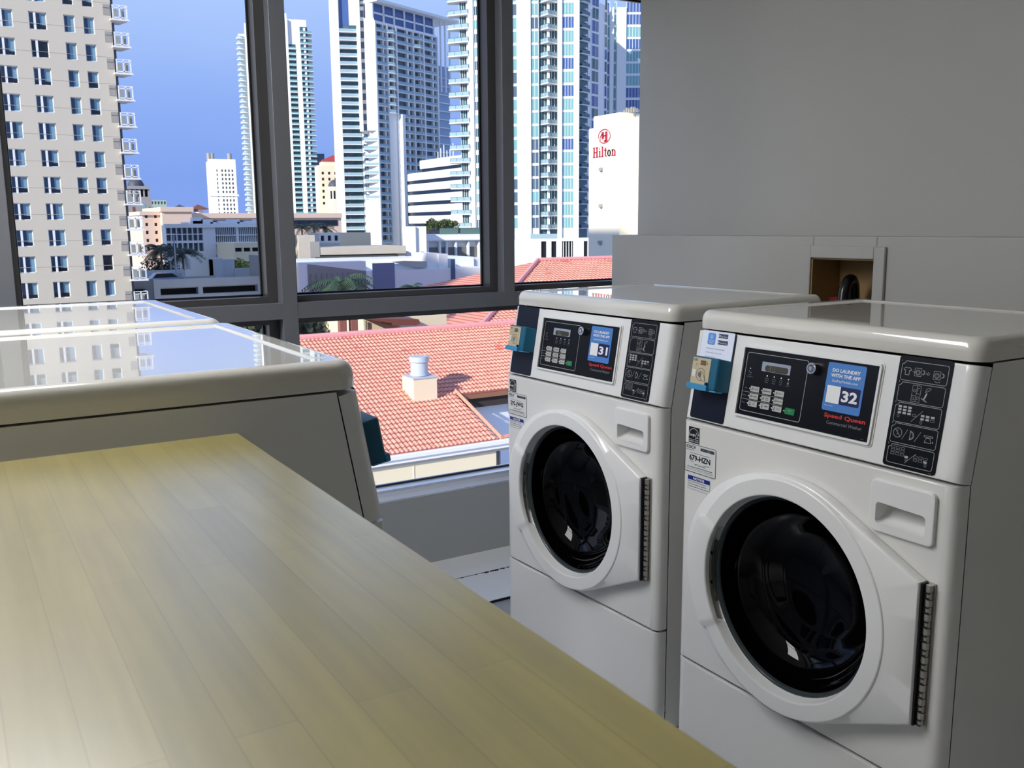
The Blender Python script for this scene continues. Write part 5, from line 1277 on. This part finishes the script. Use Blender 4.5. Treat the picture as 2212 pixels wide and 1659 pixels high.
zr = RZ+(RYr-RYe)*RS; zu = RZ+(RYu-RYe)*RS
m = MB(); x = RX0
while x < RX1: m.tube([(x, RYr, zr+.03), (x+.40, RYr, zr+.05)], .17, 10, .15); x += .38
RP(m, 'ridge_tiles', mat('ridge_tile', (230, 160, 156), .75))
m = MB(); y = RYe
while y < RYu: z = RZ+(y-RYe)*RS; m.tube([(RXc+.05, y, z+.05), (RXc+.05, y+.34, z+.05+.12)], .075, 8, .065); y += .32
m.tube([(RXc, RYe+.05, RZ+.03), (RXc+.9, RYe+.2, RZ+.06)], .08, 8)
RP(m, 'rake_tiles', mat('rake_tile', (236, 160, 132), .75))
m = MB(); m.quad((RX0, RYr, zr-.05), (RX1, RYr, zr-.05), (RX1, RYr+8, zr-2.8), (RX0, RYr+8, zr-2.8)); m.quad((RX0, RYe, RZ-.05), (RXc, RYe, RZ-.05), (RXc, RYr, zr-.06), (RX0, RYr, zr-.06)); m.quad((RXc, RYu, zu-.05), (RX1, RYu, zu-.05), (RX1, RYr, zr-.06), (RXc, RYr, zr-.06)); RP(m, 'roof_deck', e_brownroof)
m = MB(); m.box(RX0, RYe-.12, RZ-.30, RXc+.6, RYe+.02, RZ+.0); m.box(RX0, RYe-.2, RZ-.14, RXc+1.6, RYe-.04, RZ-.02); RP(m, 'gutter', mat('gutter_white', (238, 236, 236), .5))
m = MB(); m.box(RX0, RYe, RZ-.42, RXc+.4, RYe+.2, RZ-.30); RP(m, 'soffit', mat('soffit_grey', (186, 180, 172), .8))
m = MB(); m.box(RX0, RYe+.06, GZ, RXc-.15, RYu+1, RZ-.3); m.box(RX0+4.2, RYe+.04, GZ, RX0+4.23, RYe+.06, RZ-.3); RP(m, 'wall', e_cream)
m = MB(); m.box(RXc-.1, RYe+.3, GZ, RXc+.05, RYe+.5, RZ-.3); m.box(RXc+.12, RYe+.35, GZ, RXc+.2, RYe+.45, RZ-.4); RP(m, 'downpipe', mat('downpipe_grey', (120, 116, 112), .5))
m = MB(); m.box(RXc+.05, RYu-.05, zu-.22, RX1, RYu+.12, zu-.04); RP(m, 'upper_gutter', mat('copper_gutter', (150, 104, 76), .5))
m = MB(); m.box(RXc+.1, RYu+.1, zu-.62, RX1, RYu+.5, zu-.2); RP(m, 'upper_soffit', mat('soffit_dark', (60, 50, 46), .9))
m = MB(); m.box(RXc-.1, RYu+.45, GZ, RX1, RYu+3, zu-.4); RP(m, 'upper_wall', mat('wall_pale_blue', (226, 229, 236), .85))
m = MB(); m.box(RXc+.1, RYe-2, GZ, RX1, RYu+.45, -9.6); RP(m, 'terrace', mat('terrace_pale', (228, 229, 232), .85))
# chimney and vent on the roof
cx0, cx1, cy0, cy1 = 14.72, 15.70, 31.06, 32.05
ztop = at(905, 816, 31.06).z
CHm = empty('roof_chimney', ((cx0+cx1)/2, (cy0+cy1)/2, RZ+(cy0-RYe)*RS)); tag(CHm, 'cream square chimney with a round zinc vent pipe on the salmon roof', 'chimney')
bz = CHm.location.z; ox, oy = CHm.location.x, CHm.location.y
MB().box(cx0-ox, cy0-oy, -.15, cx1-ox, cy1-oy, ztop-bz-.05).build('chimney_base', e_cream, CHm)
MB().box(cx0-ox-.03, cy0-oy-.03, ztop-bz-.05, cx1-ox+.03, cy1-oy+.03, ztop-bz).box(cx0-ox-.04, cy0-oy-.05, -.06, cx1-ox+.04, cy0-oy, .04).build('flashing', e_steel, CHm)
zv = at(905, 770, 31.5).z; r_ = .335
m = MB(); m.cyl((0, 0), r_, ztop-bz, zv-bz-.15, 2, 32); m.cyl((0, 0), r_+.045, zv-bz-.20, zv-bz, 2, 32); m.cyl((0, 0), r_+.03, ztop-bz+.02, ztop-bz+.10, 2, 32); m.build('vent_pipe', e_steel, CHm, smooth=40)

def hip_roof(name, label, px_l, py_l, px_a, py_a, px_r, py_r, Y, zdrop, x_eave, y_eave, rows, mt_=m_tile):
    pass
m_side = mat('roof_side_salmon', (228, 150, 130), .8)
nt = m_side.node_tree; N = nt.nodes; L = nt.links; b = N['Principled BSDF']
tc = N.new('ShaderNodeTexCoord'); sp = N.new('ShaderNodeSeparateXYZ'); L.new(tc.outputs['Object'], sp.inputs[0])
dv = N.new('ShaderNodeMath'); dv.operation = 'DIVIDE'; dv.inputs[1].default_value = .125; L.new(sp.outputs['Z'], dv.inputs[0])
fr = N.new('ShaderNodeMath'); fr.operation = 'FRACT'; L.new(dv.outputs[0], fr.inputs[0]); lt = N.new('ShaderNodeMath'); lt.operation = 'LESS_THAN'; lt.inputs[1].default_value = .3; L.new(fr.outputs[0], lt.inputs[0])
mx = N.new('ShaderNodeMix'); mx.data_type = 'RGBA'; L.new(lt.outputs[0], mx.inputs[0]); mx.inputs[6].default_value = lin((232, 156, 132)); mx.inputs[7].default_value = lin((188, 104, 88)); L.new(mx.outputs[2], b.inputs['Base Color'])
# second tiled roof, further right
A2 = at(1162, 564, 62); B2_ = at(1420, 571, 62)
H2 = empty('hip_roof_house', (A2.x, 62, GZ)); tag(H2, 'house with a low salmon hipped roof behind the right machines', 'house')
s2 = .30; ye = 40.0; dy = 62-ye; ze = A2.z-dy*s2
m = MB(); tiles(m, A2.x-24-A2.x, B2_.x-A2.x, ye-62, 0, ze-GZ, s2, .34, .42, clip=lambda x, y: x > (y+0)*1.02*1.0 - 1.0 + 1.0 and True if y < 0 else True, amp=.05, step=.045, res=4)
H2.location = (A2.x, 62, GZ)
m.build('roof_tiles', [m_tile, m_joint_shade], H2)
m = MB(); n = 40
for k in range(n): t = k/n; t2 = (k+1)/n; m.tube([(-dy*1.02*t, -dy*t, A2.z-GZ-dy*s2*t+.1), (-dy*1.02*t2, -dy*t2, A2.z-GZ-dy*s2*t2+.1)], .16, 8)
k = 0
while k < (B2_.x-A2.x): m.tube([(k, 0, A2.z-GZ+.06), (k+.5, 0, A2.z-GZ+.1)], .2, 8, .17); k += .48
m.build('ridge_tiles', mat('ridge_tile', (230, 160, 156), .75), H2)
m = MB(); P_a = (0, 0, A2.z-GZ); P_b = (-dy*1.02, -dy, ze-GZ); P_c = (-dy*1.02, dy, ze-GZ); m.face([m.P(P_a), m.P(P_b), m.P(P_c)]); xr = B2_.x-A2.x
m.quad((0, 0, A2.z-GZ-.05), (xr, 0, A2.z-GZ-.05), (xr, dy, ze-GZ), (-dy, dy, ze-GZ)); m.quad(P_b, (xr, -dy, ze-GZ-.05), (xr, 0, A2.z-GZ-.08), (0, 0, A2.z-GZ-.08)); m.build('roof_deck', m_side, H2)
m = MB(); m.box(-dy*1.02+.5, -dy+.6, 0, xr, dy-.5, ze-GZ-.2); m.build('wall', e_cream, H2)
m = MB(); m.box(-dy*1.02-.1, -dy-.15, ze-GZ-.22, xr, -dy, ze-GZ); m.build('gutter', mat('gutter_white', (238, 236, 236), .5), H2)
# cream house with small brown roof between the two
p0, p1 = at(777, 694, 44), at(862, 690, 44); pb = at(820, 726, 44)
CHs = empty('cream_house', (p0.x, 44, GZ)); tag(CHs, 'cream house wall with a low brown eave behind the ridge of the near roof', 'house')
wx = p1.x-p0.x; zt_ = p0.z-GZ
m = MB(); m.box(.2, 0, 0, wx, 6, zt_+.5); m.box(wx, 1.2, 0, wx+3.4, 6, zt_-.05); m.build('wall', e_cream, CHs)
m = MB(); m.prism([((q_ := at(*c_, 42.6)).x-p0.x, q_.z-GZ) for c_ in ((850, 703), (899, 703), (908, 699), (905, 690), (800, 688), (804, 692), (846, 698))], -1.4, 5, 1); m.build('brown_eave', e_brownroof, CHs)
m = MB(); m.tube([(.3, -.1, 0), (.3, -.1, zt_)], .05, 8); m.build('downpipe', mat('downpipe_grey', (120, 116, 112), .5), CHs)
for px_, lab in ((739, 'brown square post left of the pair behind the roof ridge'), (763, 'brown square post right of the pair behind the roof ridge')):
    p = at(px_, 690, 42); t = MB().box(-.17, -.17, 0, .17, .17, p.z-GZ+.1).build('square_post', mat('post_brown', (150, 96, 84), .7)); t.location = (p.x, 42, GZ); tag(t, lab, 'post')
